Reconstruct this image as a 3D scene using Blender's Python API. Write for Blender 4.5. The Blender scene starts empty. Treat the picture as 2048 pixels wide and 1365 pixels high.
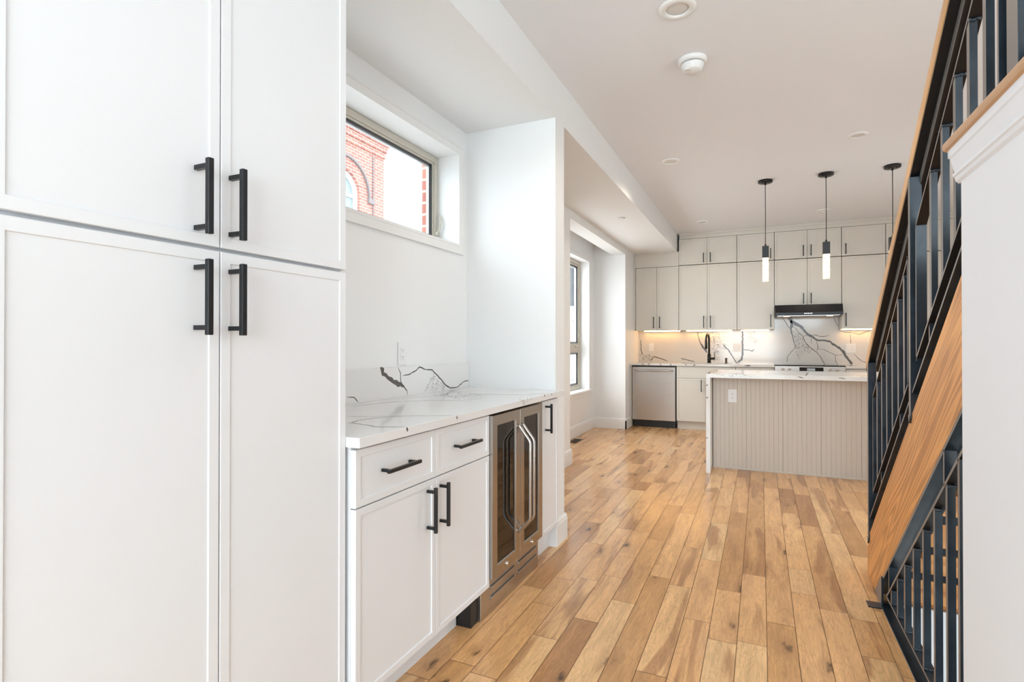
import bpy, bmesh, math, random
from mathutils import Vector, Matrix
random.seed(11)
SC = bpy.context.scene
COL = SC.collection
R = math.radians

# ------------------------------------------------------------------ camera, world, light, exposure
cam_d = bpy.data.cameras.new('camera')
cam_d.sensor_width = 36.0
cam_d.lens = 1084.2 / 2048 * 36.0
cam_d.clip_start = 0.05
cam_d.clip_end = 200
cam = bpy.data.objects.new('camera', cam_d)
COL.objects.link(cam)
cam.location = (0, 0, 1.185)
cam.rotation_euler = (R(90.34), 0, R(24.66))
SC.camera = cam
SC.view_settings.view_transform = 'Standard'
SC.view_settings.look = 'None'
SC.view_settings.exposure = 0.46
SC.view_settings.gamma = 1.0
SC.view_settings.use_curve_mapping = False

W = bpy.data.worlds.new('overcast_sky')
SC.world = W
W.use_nodes = True
wb = W.node_tree.nodes['Background']
wb.inputs['Color'].default_value = (0.88, 0.94, 1.0, 1)
wb.inputs['Strength'].default_value = 3.75


def area_light(name, loc, rot, sx, sy, energy, color, portal=False):
    l = bpy.data.lights.new(name, 'AREA')
    l.shape = 'RECTANGLE'
    l.size = sx
    l.size_y = sy
    l.energy = energy
    l.color = color
    if portal:
        l.cycles.is_portal = True
    o = bpy.data.objects.new(name, l)
    COL.objects.link(o)
    o.location = loc
    o.rotation_euler = rot
    return o


# area lights boost the daylight at the window openings
# added fill like street daylight, outside the unseen rear window
area_light('daylight_fill_rear', (0.3, -3.7, 1.6), (R(90), 0, 0), 3.6, 2.4, 172, (0.78, 0.90, 1.0))
# added fill outside the unseen right-wall window, and daylight outside the recess window
area_light('daylight_fill_right', (2.75, 2.0, 1.35), (0, R(90), 0), 2.2, 2.0, 8, (1.0, 0.97, 0.93))
area_light('daylight_recess', (-2.62, 6.4, 1.5), (0, R(-90), 0), 1.7, 1.5, 22, (0.97, 0.98, 1.0))


def spot_light(name, loc, energy, color, radius=0.03, angle=150, blend=0.7):
    l = bpy.data.lights.new(name, 'SPOT')
    l.energy = energy
    l.color = color
    l.shadow_soft_size = radius
    l.spot_size = R(angle)
    l.spot_blend = blend
    o = bpy.data.objects.new(name, l)
    COL.objects.link(o)
    o.location = loc
    return o

# ------------------------------------------------------------------ materials
MATS = {}


def newmat(name):
    m = bpy.data.materials.new(name)
    m.use_nodes = True
    nt = m.node_tree
    b = nt.nodes['Principled BSDF']
    MATS[name] = m
    return m, nt, b


def N(nt, t, **kw):
    n = nt.nodes.new(t)
    for k, v in kw.items():
        setattr(n, k, v)
    return n


def simple(name, col, rough=0.5, metal=0.0, bump=0.0, bscale=200.0, var=0.0, spec=0.5, coat=0.0):
    m, nt, b = newmat(name)
    b.inputs['Base Color'].default_value = (*col, 1)
    b.inputs['Roughness'].default_value = rough
    b.inputs['Metallic'].default_value = metal
    b.inputs['Specular IOR Level'].default_value = spec
    b.inputs['Coat Weight'].default_value = coat
    b.inputs['Coat Roughness'].default_value = 0.12
    tc = N(nt, 'ShaderNodeTexCoord')
    no = N(nt, 'ShaderNodeTexNoise')
    no.inputs['Scale'].default_value = bscale
    nt.links.new(tc.outputs['Object'], no.inputs['Vector'])
    if bump:
        bp = N(nt, 'ShaderNodeBump')
        bp.inputs['Strength'].default_value = bump
        bp.inputs['Distance'].default_value = 0.002
        nt.links.new(no.outputs['Fac'], bp.inputs['Height'])
        nt.links.new(bp.outputs['Normal'], b.inputs['Normal'])
    if var:
        mx = N(nt, 'ShaderNodeMix', data_type='RGBA')
        mx.inputs['A'].default_value = (*col, 1)
        mx.inputs['B'].default_value = (*[c * (1 - var) for c in col], 1)
        nt.links.new(no.outputs['Fac'], mx.inputs['Factor'])
        nt.links.new(mx.outputs['Result'], b.inputs['Base Color'])
    return m


simple('wall_paint', (0.86, 0.865, 0.86), 0.6, bump=0.03, bscale=260)
simple('ceiling_paint', (0.85, 0.865, 0.89), 0.75, bump=0.03, bscale=260)
simple('trim_paint', (0.86, 0.855, 0.84), 0.35)
simple('cabinet_paint', (0.82, 0.825, 0.835), 0.33, var=0.02, bscale=4)
simple('paint_cool_lit', (0.88, 0.91, 0.96), 0.6, bump=0.03, bscale=260)  # wall white with the cool daylight put into its colour
simple('paint_warm_lit', (0.69, 0.645, 0.57), 0.33, var=0.02, bscale=4)  # same cabinet white, warm dim kitchen light put into its colour
simple('island_paint', (0.64, 0.575, 0.50), 0.4)
simple('quartz', (0.83, 0.825, 0.815), 0.12, var=0.03, bscale=3, coat=0.2)
simple('quartz_warm_lit', (0.72, 0.68, 0.625), 0.12, var=0.03, bscale=3, coat=0.2)  # same stone as the niche, warm kitchen light put into its colour
simple('quartz_vein', (0.17, 0.155, 0.14), 0.2, var=0.7, bscale=60)
simple('black_metal', (0.014, 0.015, 0.017), 0.32, metal=0.3)
simple('black_plastic', (0.012, 0.012, 0.013), 0.4)
simple('black_glass', (0.01, 0.01, 0.012), 0.06)
simple('chrome', (0.8, 0.8, 0.8), 0.12, metal=1.0)
simple('white_plastic', (0.85, 0.85, 0.84), 0.3)
simple('grey_plastic', (0.35, 0.35, 0.34), 0.4)
simple('concrete', (0.58, 0.58, 0.57), 0.9, var=0.25, bscale=2)
simple('window_beige', (0.60, 0.56, 0.48), 0.4)
simple('window_black', (0.03, 0.03, 0.032), 0.4)
simple('window_silver', (0.55, 0.57, 0.58), 0.3, metal=0.6)
simple('vent_brown', (0.10, 0.06, 0.03), 0.4, metal=0.5)
simple('dark_interior', (0.03, 0.028, 0.026), 0.6)
simple('grey_siding', (0.10, 0.11, 0.125), 0.8, var=0.3, bscale=6)
simple('cream_siding', (0.55, 0.53, 0.48), 0.8, var=0.1, bscale=3)


def steel_brushed(name, col, rough, scale, metal=1.0):
    m, nt, b = newmat(name)
    b.inputs['Metallic'].default_value = metal
    tc = N(nt, 'ShaderNodeTexCoord')
    mp = N(nt, 'ShaderNodeMapping')
    mp.inputs['Scale'].default_value = scale
    no = N(nt, 'ShaderNodeTexNoise')
    no.inputs['Scale'].default_value = 6
    no.inputs['Detail'].default_value = 6
    nt.links.new(tc.outputs['Object'], mp.inputs['Vector'])
    nt.links.new(mp.outputs['Vector'], no.inputs['Vector'])
    cr = N(nt, 'ShaderNodeMapRange')
    cr.inputs['To Min'].default_value = rough * 0.92
    cr.inputs['To Max'].default_value = rough * 1.1
    nt.links.new(no.outputs['Fac'], cr.inputs['Value'])
    nt.links.new(cr.outputs['Result'], b.inputs['Roughness'])
    b.inputs['Base Color'].default_value = (*col, 1)
    return m


steel_brushed('stainless', (0.52, 0.49, 0.46), 0.28, (1, 1, 60))
steel_brushed('stainless_dark', (0.44, 0.41, 0.38), 0.24, (1, 1, 60))


# raw dark steel with a bluish mill scale, clear-coated
def mill_steel():
    m, nt, b = newmat('mill_steel')
    tc = N(nt, 'ShaderNodeTexCoord')
    no = N(nt, 'ShaderNodeTexNoise')
    no.inputs['Scale'].default_value = 9
    no.inputs['Detail'].default_value = 8
    nt.links.new(tc.outputs['Object'], no.inputs['Vector'])
    cr = N(nt, 'ShaderNodeValToRGB')
    cr.color_ramp.elements[0].position = 0.35
    cr.color_ramp.elements[0].color = (0.012, 0.020, 0.029, 1)
    cr.color_ramp.elements[1].position = 0.7
    cr.color_ramp.elements[1].color = (0.034, 0.050, 0.066, 1)
    nt.links.new(no.outputs['Fac'], cr.inputs['Fac'])
    nt.links.new(cr.outputs['Color'], b.inputs['Base Color'])
    b.inputs['Metallic'].default_value = 0.35
    b.inputs['Roughness'].default_value = 0.3
    b.inputs['Coat Weight'].default_value = 0.3
    b.inputs['Coat Roughness'].default_value = 0.2
    n2 = N(nt, 'ShaderNodeTexNoise')
    n2.inputs['Scale'].default_value = 350
    nt.links.new(tc.outputs['Object'], n2.inputs['Vector'])
    bp = N(nt, 'ShaderNodeBump')
    bp.inputs['Strength'].default_value = 0.08
    bp.inputs['Distance'].default_value = 0.001
    nt.links.new(n2.outputs['Fac'], bp.inputs['Height'])
    nt.links.new(bp.outputs['Normal'], b.inputs['Normal'])


mill_steel()
simple('steel_side_lit', (0.26, 0.24, 0.225), 0.42, metal=0.4)  # paler steel for side faces, reflected light put into the colour
simple('steel_under_shade', (0.022, 0.018, 0.016), 0.4, metal=0.3)  # darker steel for undersides, shade put into the colour


def glass(name, tint, refl):
    m, nt, b = newmat(name)
    nt.nodes.remove(b)
    out = nt.nodes['Material Output']
    t = N(nt, 'ShaderNodeBsdfTransparent')
    t.inputs['Color'].default_value = (*tint, 1)
    g = N(nt, 'ShaderNodeBsdfGlossy')
    g.inputs['Roughness'].default_value = 0.02
    mx = N(nt, 'ShaderNodeMixShader')
    lw = N(nt, 'ShaderNodeLayerWeight')
    pw = N(nt, 'ShaderNodeMath', operation='POWER')
    pw.inputs[1].default_value = 4.0
    nt.links.new(lw.outputs['Facing'], pw.inputs[0])
    fr = N(nt, 'ShaderNodeMath', operation='MULTIPLY_ADD')
    fr.inputs[1].default_value = 0.8
    fr.inputs[2].default_value = refl
    nt.links.new(pw.outputs[0], fr.inputs[0])
    nt.links.new(fr.outputs[0], mx.inputs['Fac'])
    nt.links.new(t.outputs['BSDF'], mx.inputs[1])
    nt.links.new(g.outputs['BSDF'], mx.inputs[2])
    nt.links.new(mx.outputs['Shader'], out.inputs['Surface'])


glass('window_glass', (0.96, 0.98, 0.98), 0.03)
glass('smoked_glass', (0.14, 0.12, 0.11), 0.05)


def emit(name, col, s):
    m, nt, b = newmat(name)
    b.inputs['Base Color'].default_value = (*col, 1)
    b.inputs['Emission Color'].default_value = (*col, 1)
    b.inputs['Emission Strength'].default_value = s
    return m


emit('led_strip', (1.0, 0.56, 0.19), 34)
emit('hood_lamp', (1.0, 0.62, 0.3), 8)
emit('led_dots', (0.9, 0.95, 1.0), 1.2)
emit('display', (0.25, 0.27, 0.28), 0.35)


def bubble_glass():
    m, nt, b = newmat('bubble_glass')
    tc = N(nt, 'ShaderNodeTexCoord')
    vo = N(nt, 'ShaderNodeTexVoronoi')
    vo.inputs['Scale'].default_value = 60
    vo.feature = 'DISTANCE_TO_EDGE'
    nt.links.new(tc.outputs['Object'], vo.inputs['Vector'])
    cr = N(nt, 'ShaderNodeMapRange')
    cr.inputs['From Min'].default_value = 0.05
    cr.inputs['From Max'].default_value = 0.24
    cr.inputs['To Min'].default_value = 0.12
    cr.inputs['To Max'].default_value = 2.7
    nt.links.new(vo.outputs['Distance'], cr.inputs['Value'])
    b.inputs['Base Color'].default_value = (0.9, 0.85, 0.75, 1)
    b.inputs['Roughness'].default_value = 0.1
    b.inputs['Emission Color'].default_value = (1.0, 0.70, 0.40, 1)
    nt.links.new(cr.outputs['Result'], b.inputs['Emission Strength'])


bubble_glass()


def wood_floor():
    m, nt, b = newmat('floor_wood')
    L = nt.links.new
    tc = N(nt, 'ShaderNodeTexCoord')
    at = N(nt, 'ShaderNodeAttribute', attribute_name='plank')
    sep = N(nt, 'ShaderNodeSeparateColor')
    L(at.outputs['Color'], sep.inputs['Color'])
    # coordinates shifted per plank
    cmb = N(nt, 'ShaderNodeCombineXYZ')
    for i, ch in enumerate(('Red', 'Green', 'Blue')):
        mm = N(nt, 'ShaderNodeMath', operation='MULTIPLY')
        mm.inputs[1].default_value = 37.0
        L(sep.outputs[ch], mm.inputs[0])
        L(mm.outputs[0], cmb.inputs[i])
    add = N(nt, 'ShaderNodeVectorMath', operation='ADD')
    L(tc.outputs['Object'], add.inputs[0])
    L(cmb.outputs[0], add.inputs[1])
    # base tone per plank
    tone = N(nt, 'ShaderNodeValToRGB')
    e = tone.color_ramp.elements
    e[0].position = 0.0
    e[0].color = (0.47, 0.225, 0.088, 1)
    e[1].position = 1.0
    e[1].color = (0.880, 0.560, 0.275, 1)
    for p, c in ((0.18, (0.708, 0.384, 0.154, 1)), (0.45, (0.815, 0.455, 0.200, 1)), (0.75, (0.870, 0.500, 0.225, 1))):
        q = e.new(p)
        q.color = c
    L(sep.outputs['Red'], tone.inputs['Fac'])
    # long soft grain
    mp = N(nt, 'ShaderNodeMapping')
    mp.inputs['Scale'].default_value = (9, 1.1, 1)
    L(add.outputs[0], mp.inputs['Vector'])
    n1 = N(nt, 'ShaderNodeTexNoise')
    n1.inputs['Scale'].default_value = 1.6
    n1.inputs['Detail'].default_value = 7
    n1.inputs['Distortion'].default_value = 1.2
    L(mp.outputs[0], n1.inputs['Vector'])
    # heartwood bands: dark where the slow noise is high
    mp2 = N(nt, 'ShaderNodeMapping')
    mp2.inputs['Scale'].default_value = (7, 0.9, 1)
    L(add.outputs[0], mp2.inputs['Vector'])
    n2 = N(nt, 'ShaderNodeTexNoise')
    n2.inputs['Scale'].default_value = 1.0
    n2.inputs['Detail'].default_value = 3
    n2.inputs['Distortion'].default_value = 0.8
    L(mp2.outputs[0], n2.inputs['Vector'])
    r2 = N(nt, 'ShaderNodeMapRange')
    r2.inputs['From Min'].default_value = 0.56
    r2.inputs['From Max'].default_value = 0.63
    r2.inputs['To Max'].default_value = 0.68
    L(n2.outputs['Fac'], r2.inputs['Value'])
    mixh = N(nt, 'ShaderNodeMix', data_type='RGBA')
    L(r2.outputs[0], mixh.inputs['Factor'])
    L(tone.outputs['Color'], mixh.inputs['A'])
    mixh.inputs['B'].default_value = (0.41, 0.190, 0.080, 1)
    # fine grain
    mp3 = N(nt, 'ShaderNodeMapping')
    mp3.inputs['Scale'].default_value = (42, 3.0, 1)
    L(add.outputs[0], mp3.inputs['Vector'])
    n3 = N(nt, 'ShaderNodeTexNoise')
    n3.inputs['Scale'].default_value = 1.5
    n3.inputs['Detail'].default_value = 5
    n3.inputs['Distortion'].default_value = 2.5
    L(mp3.outputs[0], n3.inputs['Vector'])
    r3 = N(nt, 'ShaderNodeMapRange')
    r3.inputs['From Min'].default_value = 0.3
    r3.inputs['From Max'].default_value = 0.75
    r3.inputs['To Min'].default_value = 1.07
    r3.inputs['To Max'].default_value = 0.80
    L(n3.outputs['Fac'], r3.inputs['Value'])
    r1 = N(nt, 'ShaderNodeMapRange')
    r1.inputs['From Min'].default_value = 0.3
    r1.inputs['From Max'].default_value = 0.7
    r1.inputs['To Min'].default_value = 1.08
    r1.inputs['To Max'].default_value = 0.84
    L(n1.outputs['Fac'], r1.inputs['Value'])
    mu = N(nt, 'ShaderNodeMath', operation='MULTIPLY')
    L(r1.outputs[0], mu.inputs[0])
    L(r3.outputs[0], mu.inputs[1])
    vm = N(nt, 'ShaderNodeVectorMath', operation='SCALE')
    L(mixh.outputs['Result'], vm.inputs[0])
    # thin contour lines of the maple figure
    mpc = N(nt, 'ShaderNodeMapping')
    mpc.inputs['Scale'].default_value = (14, 3.2, 1)
    L(add.outputs[0], mpc.inputs['Vector'])
    nc = N(nt, 'ShaderNodeTexNoise')
    nc.inputs['Scale'].default_value = 1.0
    nc.inputs['Detail'].default_value = 2
    nc.inputs['Distortion'].default_value = 0.6
    L(mpc.outputs[0], nc.inputs['Vector'])
    mc = N(nt, 'ShaderNodeMath', operation='MULTIPLY')
    mc.inputs[1].default_value = 85.0
    L(nc.outputs['Fac'], mc.inputs[0])
    sc = N(nt, 'ShaderNodeMath', operation='SINE')
    L(mc.outputs[0], sc.inputs[0])
    rc = N(nt, 'ShaderNodeMapRange')
    rc.inputs['From Min'].default_value = 0.55
    rc.inputs['From Max'].default_value = 1.0
    rc.inputs['To Min'].default_value = 1.03
    rc.inputs['To Max'].default_value = 0.91
    L(sc.outputs[0], rc.inputs['Value'])
    mu2 = N(nt, 'ShaderNodeMath', operation='MULTIPLY')
    L(mu.outputs[0], mu2.inputs[0])
    L(rc.outputs[0], mu2.inputs[1])
    L(mu2.outputs[0], vm.inputs['Scale'])
    # knots
    mp4 = N(nt, 'ShaderNodeMapping')
    mp4.inputs['Scale'].default_value = (6.5, 2.3, 1)
    L(add.outputs[0], mp4.inputs['Vector'])
    nd = N(nt, 'ShaderNodeTexNoise')
    nd.inputs['Scale'].default_value = 6
    nd.inputs['Detail'].default_value = 3
    L(mp4.outputs[0], nd.inputs['Vector'])
    dv = N(nt, 'ShaderNodeVectorMath', operation='SCALE')
    dv.inputs['Scale'].default_value = 0.30
    L(nd.outputs['Color'], dv.inputs[0])
    ad2 = N(nt, 'ShaderNodeVectorMath', operation='ADD')
    L(mp4.outputs[0], ad2.inputs[0])
    L(dv.outputs[0], ad2.inputs[1])
    vo = N(nt, 'ShaderNodeTexVoronoi')
    vo.inputs['Scale'].default_value = 1.0
    L(ad2.outputs[0], vo.inputs['Vector'])
    rk = N(nt, 'ShaderNodeMapRange')
    rk.inputs['From Min'].default_value = 0.04
    rk.inputs['From Max'].default_value = 0.13
    rk.inputs['To Min'].default_value = 0.92
    rk.inputs['To Max'].default_value = 0.0
    L(vo.outputs['Distance'], rk.inputs['Value'])
    rh = N(nt, 'ShaderNodeMapRange')
    rh.inputs['From Min'].default_value = 0.05
    rh.inputs['From Max'].default_value = 0.34
    rh.inputs['To Min'].default_value = 0.5
    rh.inputs['To Max'].default_value = 0.0
    L(vo.outputs['Distance'], rh.inputs['Value'])
    halo = N(nt, 'ShaderNodeMix', data_type='RGBA')
    L(rh.outputs[0], halo.inputs['Factor'])
    L(vm.outputs[0], halo.inputs['A'])
    halo.inputs['B'].default_value = (0.330, 0.164, 0.070, 1)
    kn = N(nt, 'ShaderNodeMix', data_type='RGBA')
    L(rk.outputs[0], kn.inputs['Factor'])
    L(halo.outputs['Result'], kn.inputs['A'])
    kn.inputs['B'].default_value = (0.070, 0.034, 0.018, 1)
    L(kn.outputs['Result'], b.inputs['Base Color'])
    b.inputs['Roughness'].default_value = 0.21
    b.inputs['Specular IOR Level'].default_value = 0.5
    bp = N(nt, 'ShaderNodeBump')
    bp.inputs['Strength'].default_value = 0.12
    bp.inputs['Distance'].default_value = 0.002
    L(n1.outputs['Fac'], bp.inputs['Height'])
    L(bp.outputs['Normal'], b.inputs['Normal'])


wood_floor()


def grain_wood(name, c0, c1, scale, ring, rot=0.0, rough=0.4):
    """straight to cathedral grain; long axis of the board along the mapped Y"""
    m, nt, b = newmat(name)
    L = nt.links.new
    tc = N(nt, 'ShaderNodeTexCoord')
    rt = N(nt, 'ShaderNodeMapping')
    rt.inputs['Rotation'].default_value = (rot, 0, 0)
    L(tc.outputs['Object'], rt.inputs['Vector'])
    mp = N(nt, 'ShaderNodeMapping')
    mp.inputs['Scale'].default_value = scale
    L(rt.outputs[0], mp.inputs['Vector'])
    nd = N(nt, 'ShaderNodeTexNoise')
    nd.inputs['Scale'].default_value = 1.0
    nd.inputs['Detail'].default_value = 2
    L(mp.outputs[0], nd.inputs['Vector'])
    mm = N(nt, 'ShaderNodeMath', operation='MULTIPLY')
    mm.inputs[1].default_value = ring
    L(nd.outputs['Fac'], mm.inputs[0])
    fr = N(nt, 'ShaderNodeMath', operation='SINE')
    L(mm.outputs[0], fr.inputs[0])
    n2 = N(nt, 'ShaderNodeTexNoise')
    n2.inputs['Scale'].default_value = 14.0
    n2.inputs['Detail'].default_value = 4
    L(mp.outputs[0], n2.inputs['Vector'])
    ad = N(nt, 'ShaderNodeMath', operation='MULTIPLY_ADD')
    L(n2.outputs['Fac'], ad.inputs[0])
    ad.inputs[1].default_value = 1.1
    L(fr.outputs[0], ad.inputs[2])
    mr = N(nt, 'ShaderNodeMapRange')
    mr.inputs['From Min'].default_value = -0.6
    mr.inputs['From Max'].default_value = 1.5
    L(ad.outputs[0], mr.inputs['Value'])
    mx = N(nt, 'ShaderNodeMix', data_type='RGBA')
    mx.inputs['A'].default_value = (*c0, 1)
    mx.inputs['B'].default_value = (*c1, 1)
    L(mr.outputs[0], mx.inputs['Factor'])
    L(mx.outputs['Result'], b.inputs['Base Color'])
    b.inputs['Roughness'].default_value = rough


grain_wood('fir_wood', (0.88, 0.43, 0.13), (0.56, 0.23, 0.06), (0.4, 0.45, 7.0), 120, rot=R(39.4), rough=0.4)
grain_wood('tread_wood', (0.88, 0.46, 0.17), (0.62, 0.28, 0.09), (1.0, 6, 6), 30, rough=0.4)
grain_wood('oak_rail', (0.82, 0.50, 0.25), (0.62, 0.35, 0.15), (8, 1.5, 8), 12, rot=R(39.4), rough=0.4)
grain_wood('oak_nosing', (0.68, 0.43, 0.25), (0.55, 0.33, 0.18), (8, 1.2, 8), 10, rough=0.4)
grain_wood('wine_shelf_wood', (0.45, 0.26, 0.13), (0.30, 0.16, 0.08), (4, 1, 4), 12)


def brick():
    m, nt, b = newmat('brick')
    L = nt.links.new
    tc = N(nt, 'ShaderNodeTexCoord')
    mp = N(nt, 'ShaderNodeMapping')
    sx = N(nt, 'ShaderNodeSeparateXYZ')
    L(tc.outputs['Object'], sx.inputs[0])
    ad = N(nt, 'ShaderNodeMath', operation='ADD')
    L(sx.outputs['X'], ad.inputs[0])
    L(sx.outputs['Y'], ad.inputs[1])
    cb = N(nt, 'ShaderNodeCombineXYZ')
    L(ad.outputs[0], cb.inputs['X'])
    L(sx.outputs['Z'], cb.inputs['Y'])
    br = N(nt, 'ShaderNodeTexBrick')
    br.inputs['Color1'].default_value = (0.50, 0.19, 0.14, 1)
    br.inputs['Color2'].default_value = (0.36, 0.13, 0.10, 1)
    br.inputs['Mortar'].default_value = (0.50, 0.42, 0.38, 1)
    br.inputs['Scale'].default_value = 1.0
    br.inputs['Brick Width'].default_value = 0.21
    br.inputs['Row Height'].default_value = 0.075
    br.inputs['Mortar Size'].default_value = 0.008
    L(cb.outputs[0], br.inputs['Vector'])
    L(br.outputs['Color'], b.inputs['Base Color'])
    b.inputs['Roughness'].default_value = 0.9


brick()

# ------------------------------------------------------------------ mesh helpers


class MB:
    """collects shapes in world coordinates; build() links them as one mesh"""

    def __init__(self):
        self.bm = bmesh.new()

    def face(self, pts, mi=0):
        vs = [self.bm.verts.new(p) for p in pts]
        f = self.bm.faces.new(vs)
        f.material_index = mi
        return f

    def box(self, x0, x1, y0, y1, z0, z1, bev=0.0, mi=0):
        x0, x1 = min(x0, x1), max(x0, x1)
        y0, y1 = min(y0, y1), max(y0, y1)
        z0, z1 = min(z0, z1), max(z0, z1)
        r = bmesh.ops.create_cube(self.bm, size=1.0)
        vs = r['verts']
        for v in vs:
            v.co = Vector((x0 if v.co.x < 0 else x1, y0 if v.co.y < 0 else y1, z0 if v.co.z < 0 else z1))
        fs = set(f for v in vs for f in v.link_faces)
        for f in fs:
            f.material_index = mi
        if bev > 0:
            es = list(set(e for v in vs for e in v.link_edges))
            bmesh.ops.bevel(self.bm, geom=es, offset=bev, segments=2, affect='EDGES', profile=0.5)
        return self

    def prism(self, poly, ax, a0, a1, bev=0.0, mi=0):
        """poly: 2D points on the plane normal to ax, extruded from a0 to a1"""
        def P(p, a):
            if ax == 'X':
                return (a, p[0], p[1])
            if ax == 'Y':
                return (p[0], a, p[1])
            return (p[0], p[1], a)
        v0 = [self.bm.verts.new(P(p, a0)) for p in poly]
        v1 = [self.bm.verts.new(P(p, a1)) for p in poly]
        fs = [self.bm.faces.new(v0), self.bm.faces.new(list(reversed(v1)))]
        n = len(poly)
        for i in range(n):
            j = (i + 1) % n
            fs.append(self.bm.faces.new([v0[j], v0[i], v1[i], v1[j]]))
        for f in fs:
            f.material_index = mi
        bmesh.ops.recalc_face_normals(self.bm, faces=fs)
        if bev:
            es = list(set(e for f in fs for e in f.edges))
            bmesh.ops.bevel(self.bm, geom=es, offset=bev, segments=2, affect='EDGES', profile=0.5)
        return self

    def cyl(self, c, r, h, ax='Z', seg=24, r2=None, mi=0):
        m = Matrix.Translation(c)
        if ax == 'X':
            m = m @ Matrix.Rotation(R(90), 4, 'Y')
        if ax == 'Y':
            m = m @ Matrix.Rotation(R(-90), 4, 'X')
        res = bmesh.ops.create_cone(self.bm, cap_ends=True, segments=seg, radius1=r, radius2=r if r2 is None else r2,
                                    depth=h, matrix=m @ Matrix.Translation((0, 0, h / 2)))
        for f in set(f for v in res['verts'] for f in v.link_faces):
            f.material_index = mi
            f.smooth = len(f.verts) == 4
        return self

    def lathe(self, c, prof, seg=32, mi=0):
        """prof: (r, z) list, spun about Z at c"""
        rings = []
        for r, z in prof:
            if r < 1e-6:
                rings.append([self.bm.verts.new((c[0], c[1], c[2] + z))])
            else:
                rings.append([self.bm.verts.new((c[0] + r * math.cos(2 * math.pi * i / seg), c[1] + r * math.sin(2 * math.pi * i / seg), c[2] + z)) for i in range(seg)])
        fs = []
        for a, b in zip(rings, rings[1:]):
            for i in range(seg):
                j = (i + 1) % seg
                if len(a) == 1 and len(b) == 1:
                    continue
                if len(a) == 1:
                    fs.append(self.bm.faces.new([a[0], b[j], b[i]]))
                elif len(b) == 1:
                    fs.append(self.bm.faces.new([a[i], a[j], b[0]]))
                else:
                    fs.append(self.bm.faces.new([a[i], a[j], b[j], b[i]]))
        for f in fs:
            f.smooth = True
            f.material_index = mi
        bmesh.ops.recalc_face_normals(self.bm, faces=fs)
        return self

    def tube(self, pts, r, seg=12, mi=0):
        pts = [Vector(p) for p in pts]
        rings = []
        up = None
        for i, p in enumerate(pts):
            if i == 0:
                t = (pts[1] - p)
            elif i == len(pts) - 1:
                t = (p - pts[i - 1])
            else:
                t = (pts[i + 1] - p).normalized() + (p - pts[i - 1]).normalized()
            t.normalize()
            if up is None:
                up = Vector((0, 0, 1)) if abs(t.z) < 0.9 else Vector((0, 1, 0))
            a = t.cross(up).normalized()
            b = a.cross(t).normalized()
            up = b
            rings.append([self.bm.verts.new(p + r * (math.cos(2 * math.pi * k / seg) * a + math.sin(2 * math.pi * k / seg) * b)) for k in range(seg)])
        fs = []
        for a, b in zip(rings, rings[1:]):
            for k in range(seg):
                j = (k + 1) % seg
                f = self.bm.faces.new([a[k], a[j], b[j], b[k]])
                f.smooth = True
                fs.append(f)
        fs.append(self.bm.faces.new(rings[0]))
        fs.append(self.bm.faces.new(list(reversed(rings[-1]))))
        for f in fs:
            f.material_index = mi
        bmesh.ops.recalc_face_normals(self.bm, faces=fs)
        return self

    def build(self, name, mats, parent=None):
        if not isinstance(mats, (list, tuple)):
            mats = [mats]
        off = Vector((0, 0, 0))
        p = parent
        while p is not None:
            off += Vector(p.location)
            p = p.parent
        for v in self.bm.verts:
            v.co -= off
        if mats == ['mill_steel']:               # reflected light put into paler X faces, shade into darker undersides
            mats = ['mill_steel', 'steel_side_lit', 'steel_under_shade']
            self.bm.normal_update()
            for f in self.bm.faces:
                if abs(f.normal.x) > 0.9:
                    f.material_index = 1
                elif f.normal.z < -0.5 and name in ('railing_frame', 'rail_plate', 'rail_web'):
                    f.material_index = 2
        me = bpy.data.meshes.new(name)
        self.bm.to_mesh(me)
        self.bm.free()
        for mm in mats:
            me.materials.append(MATS[mm])
        o = bpy.data.objects.new(name, me)
        COL.objects.link(o)
        if parent:
            o.parent = parent
        return o


def thing(name, label, cat, loc=(0, 0, 0), group=None):
    o = bpy.data.objects.new(name, None)
    COL.objects.link(o)
    o.empty_display_size = 0.1
    o.location = loc
    o['label'] = label
    o['category'] = cat
    if group:
        o['group'] = group
    return o


def tag(o, label, cat, group=None):
    o['label'] = label
    o['category'] = cat
    if group:
        o['group'] = group
    return o


def struct(name, mb, mats, parent=None):
    o = mb.build(name, mats, parent)
    if parent is None:
        o['kind'] = 'structure'
    return o


# side mapping: 'L' faces +X (u = Y), 'B' faces -Y (u = X); v = Z, w = outward
def SP(side, base, u, v, w):
    return (base + w, u, v) if side == 'L' else (u, base - w, v)


def sbox(mb, side, base, u0, u1, v0, v1, w0, w1, bev=0.0, mi=0):
    a = SP(side, base, u0, v0, w0)
    b = SP(side, base, u1, v1, w1)
    return mb.box(a[0], b[0], a[1], b[1], a[2], b[2], bev, mi)


def panel_door(mb, side, base, u0, u1, v0, v1, th=0.019, stile=0.024, rec=0.004, mi=0):
    """slim shaker front: outer face at base, recessed centre"""
    def ring(i, w):
        return [mb.bm.verts.new(SP(side, base, u, v, w)) for u, v in ((u0 + i, v0 + i), (u1 - i, v0 + i), (u1 - i, v1 - i), (u0 + i, v1 - i))]
    e = 0.0012
    rs = [ring(0, -th), ring(0, -e), ring(e, 0), ring(stile, 0), ring(stile + 0.0015, -rec)]
    fs = []
    for a, b in zip(rs, rs[1:]):
        for k in range(4):
            j = (k + 1) % 4
            fs.append(mb.bm.faces.new([a[k], a[j], b[j], b[k]]))
    fs.append(mb.bm.faces.new(rs[-1]))
    fs.append(mb.bm.faces.new(list(reversed(rs[0]))))
    for f in fs:
        f.material_index = mi
    bmesh.ops.recalc_face_normals(mb.bm, faces=fs)
    return mb


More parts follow.
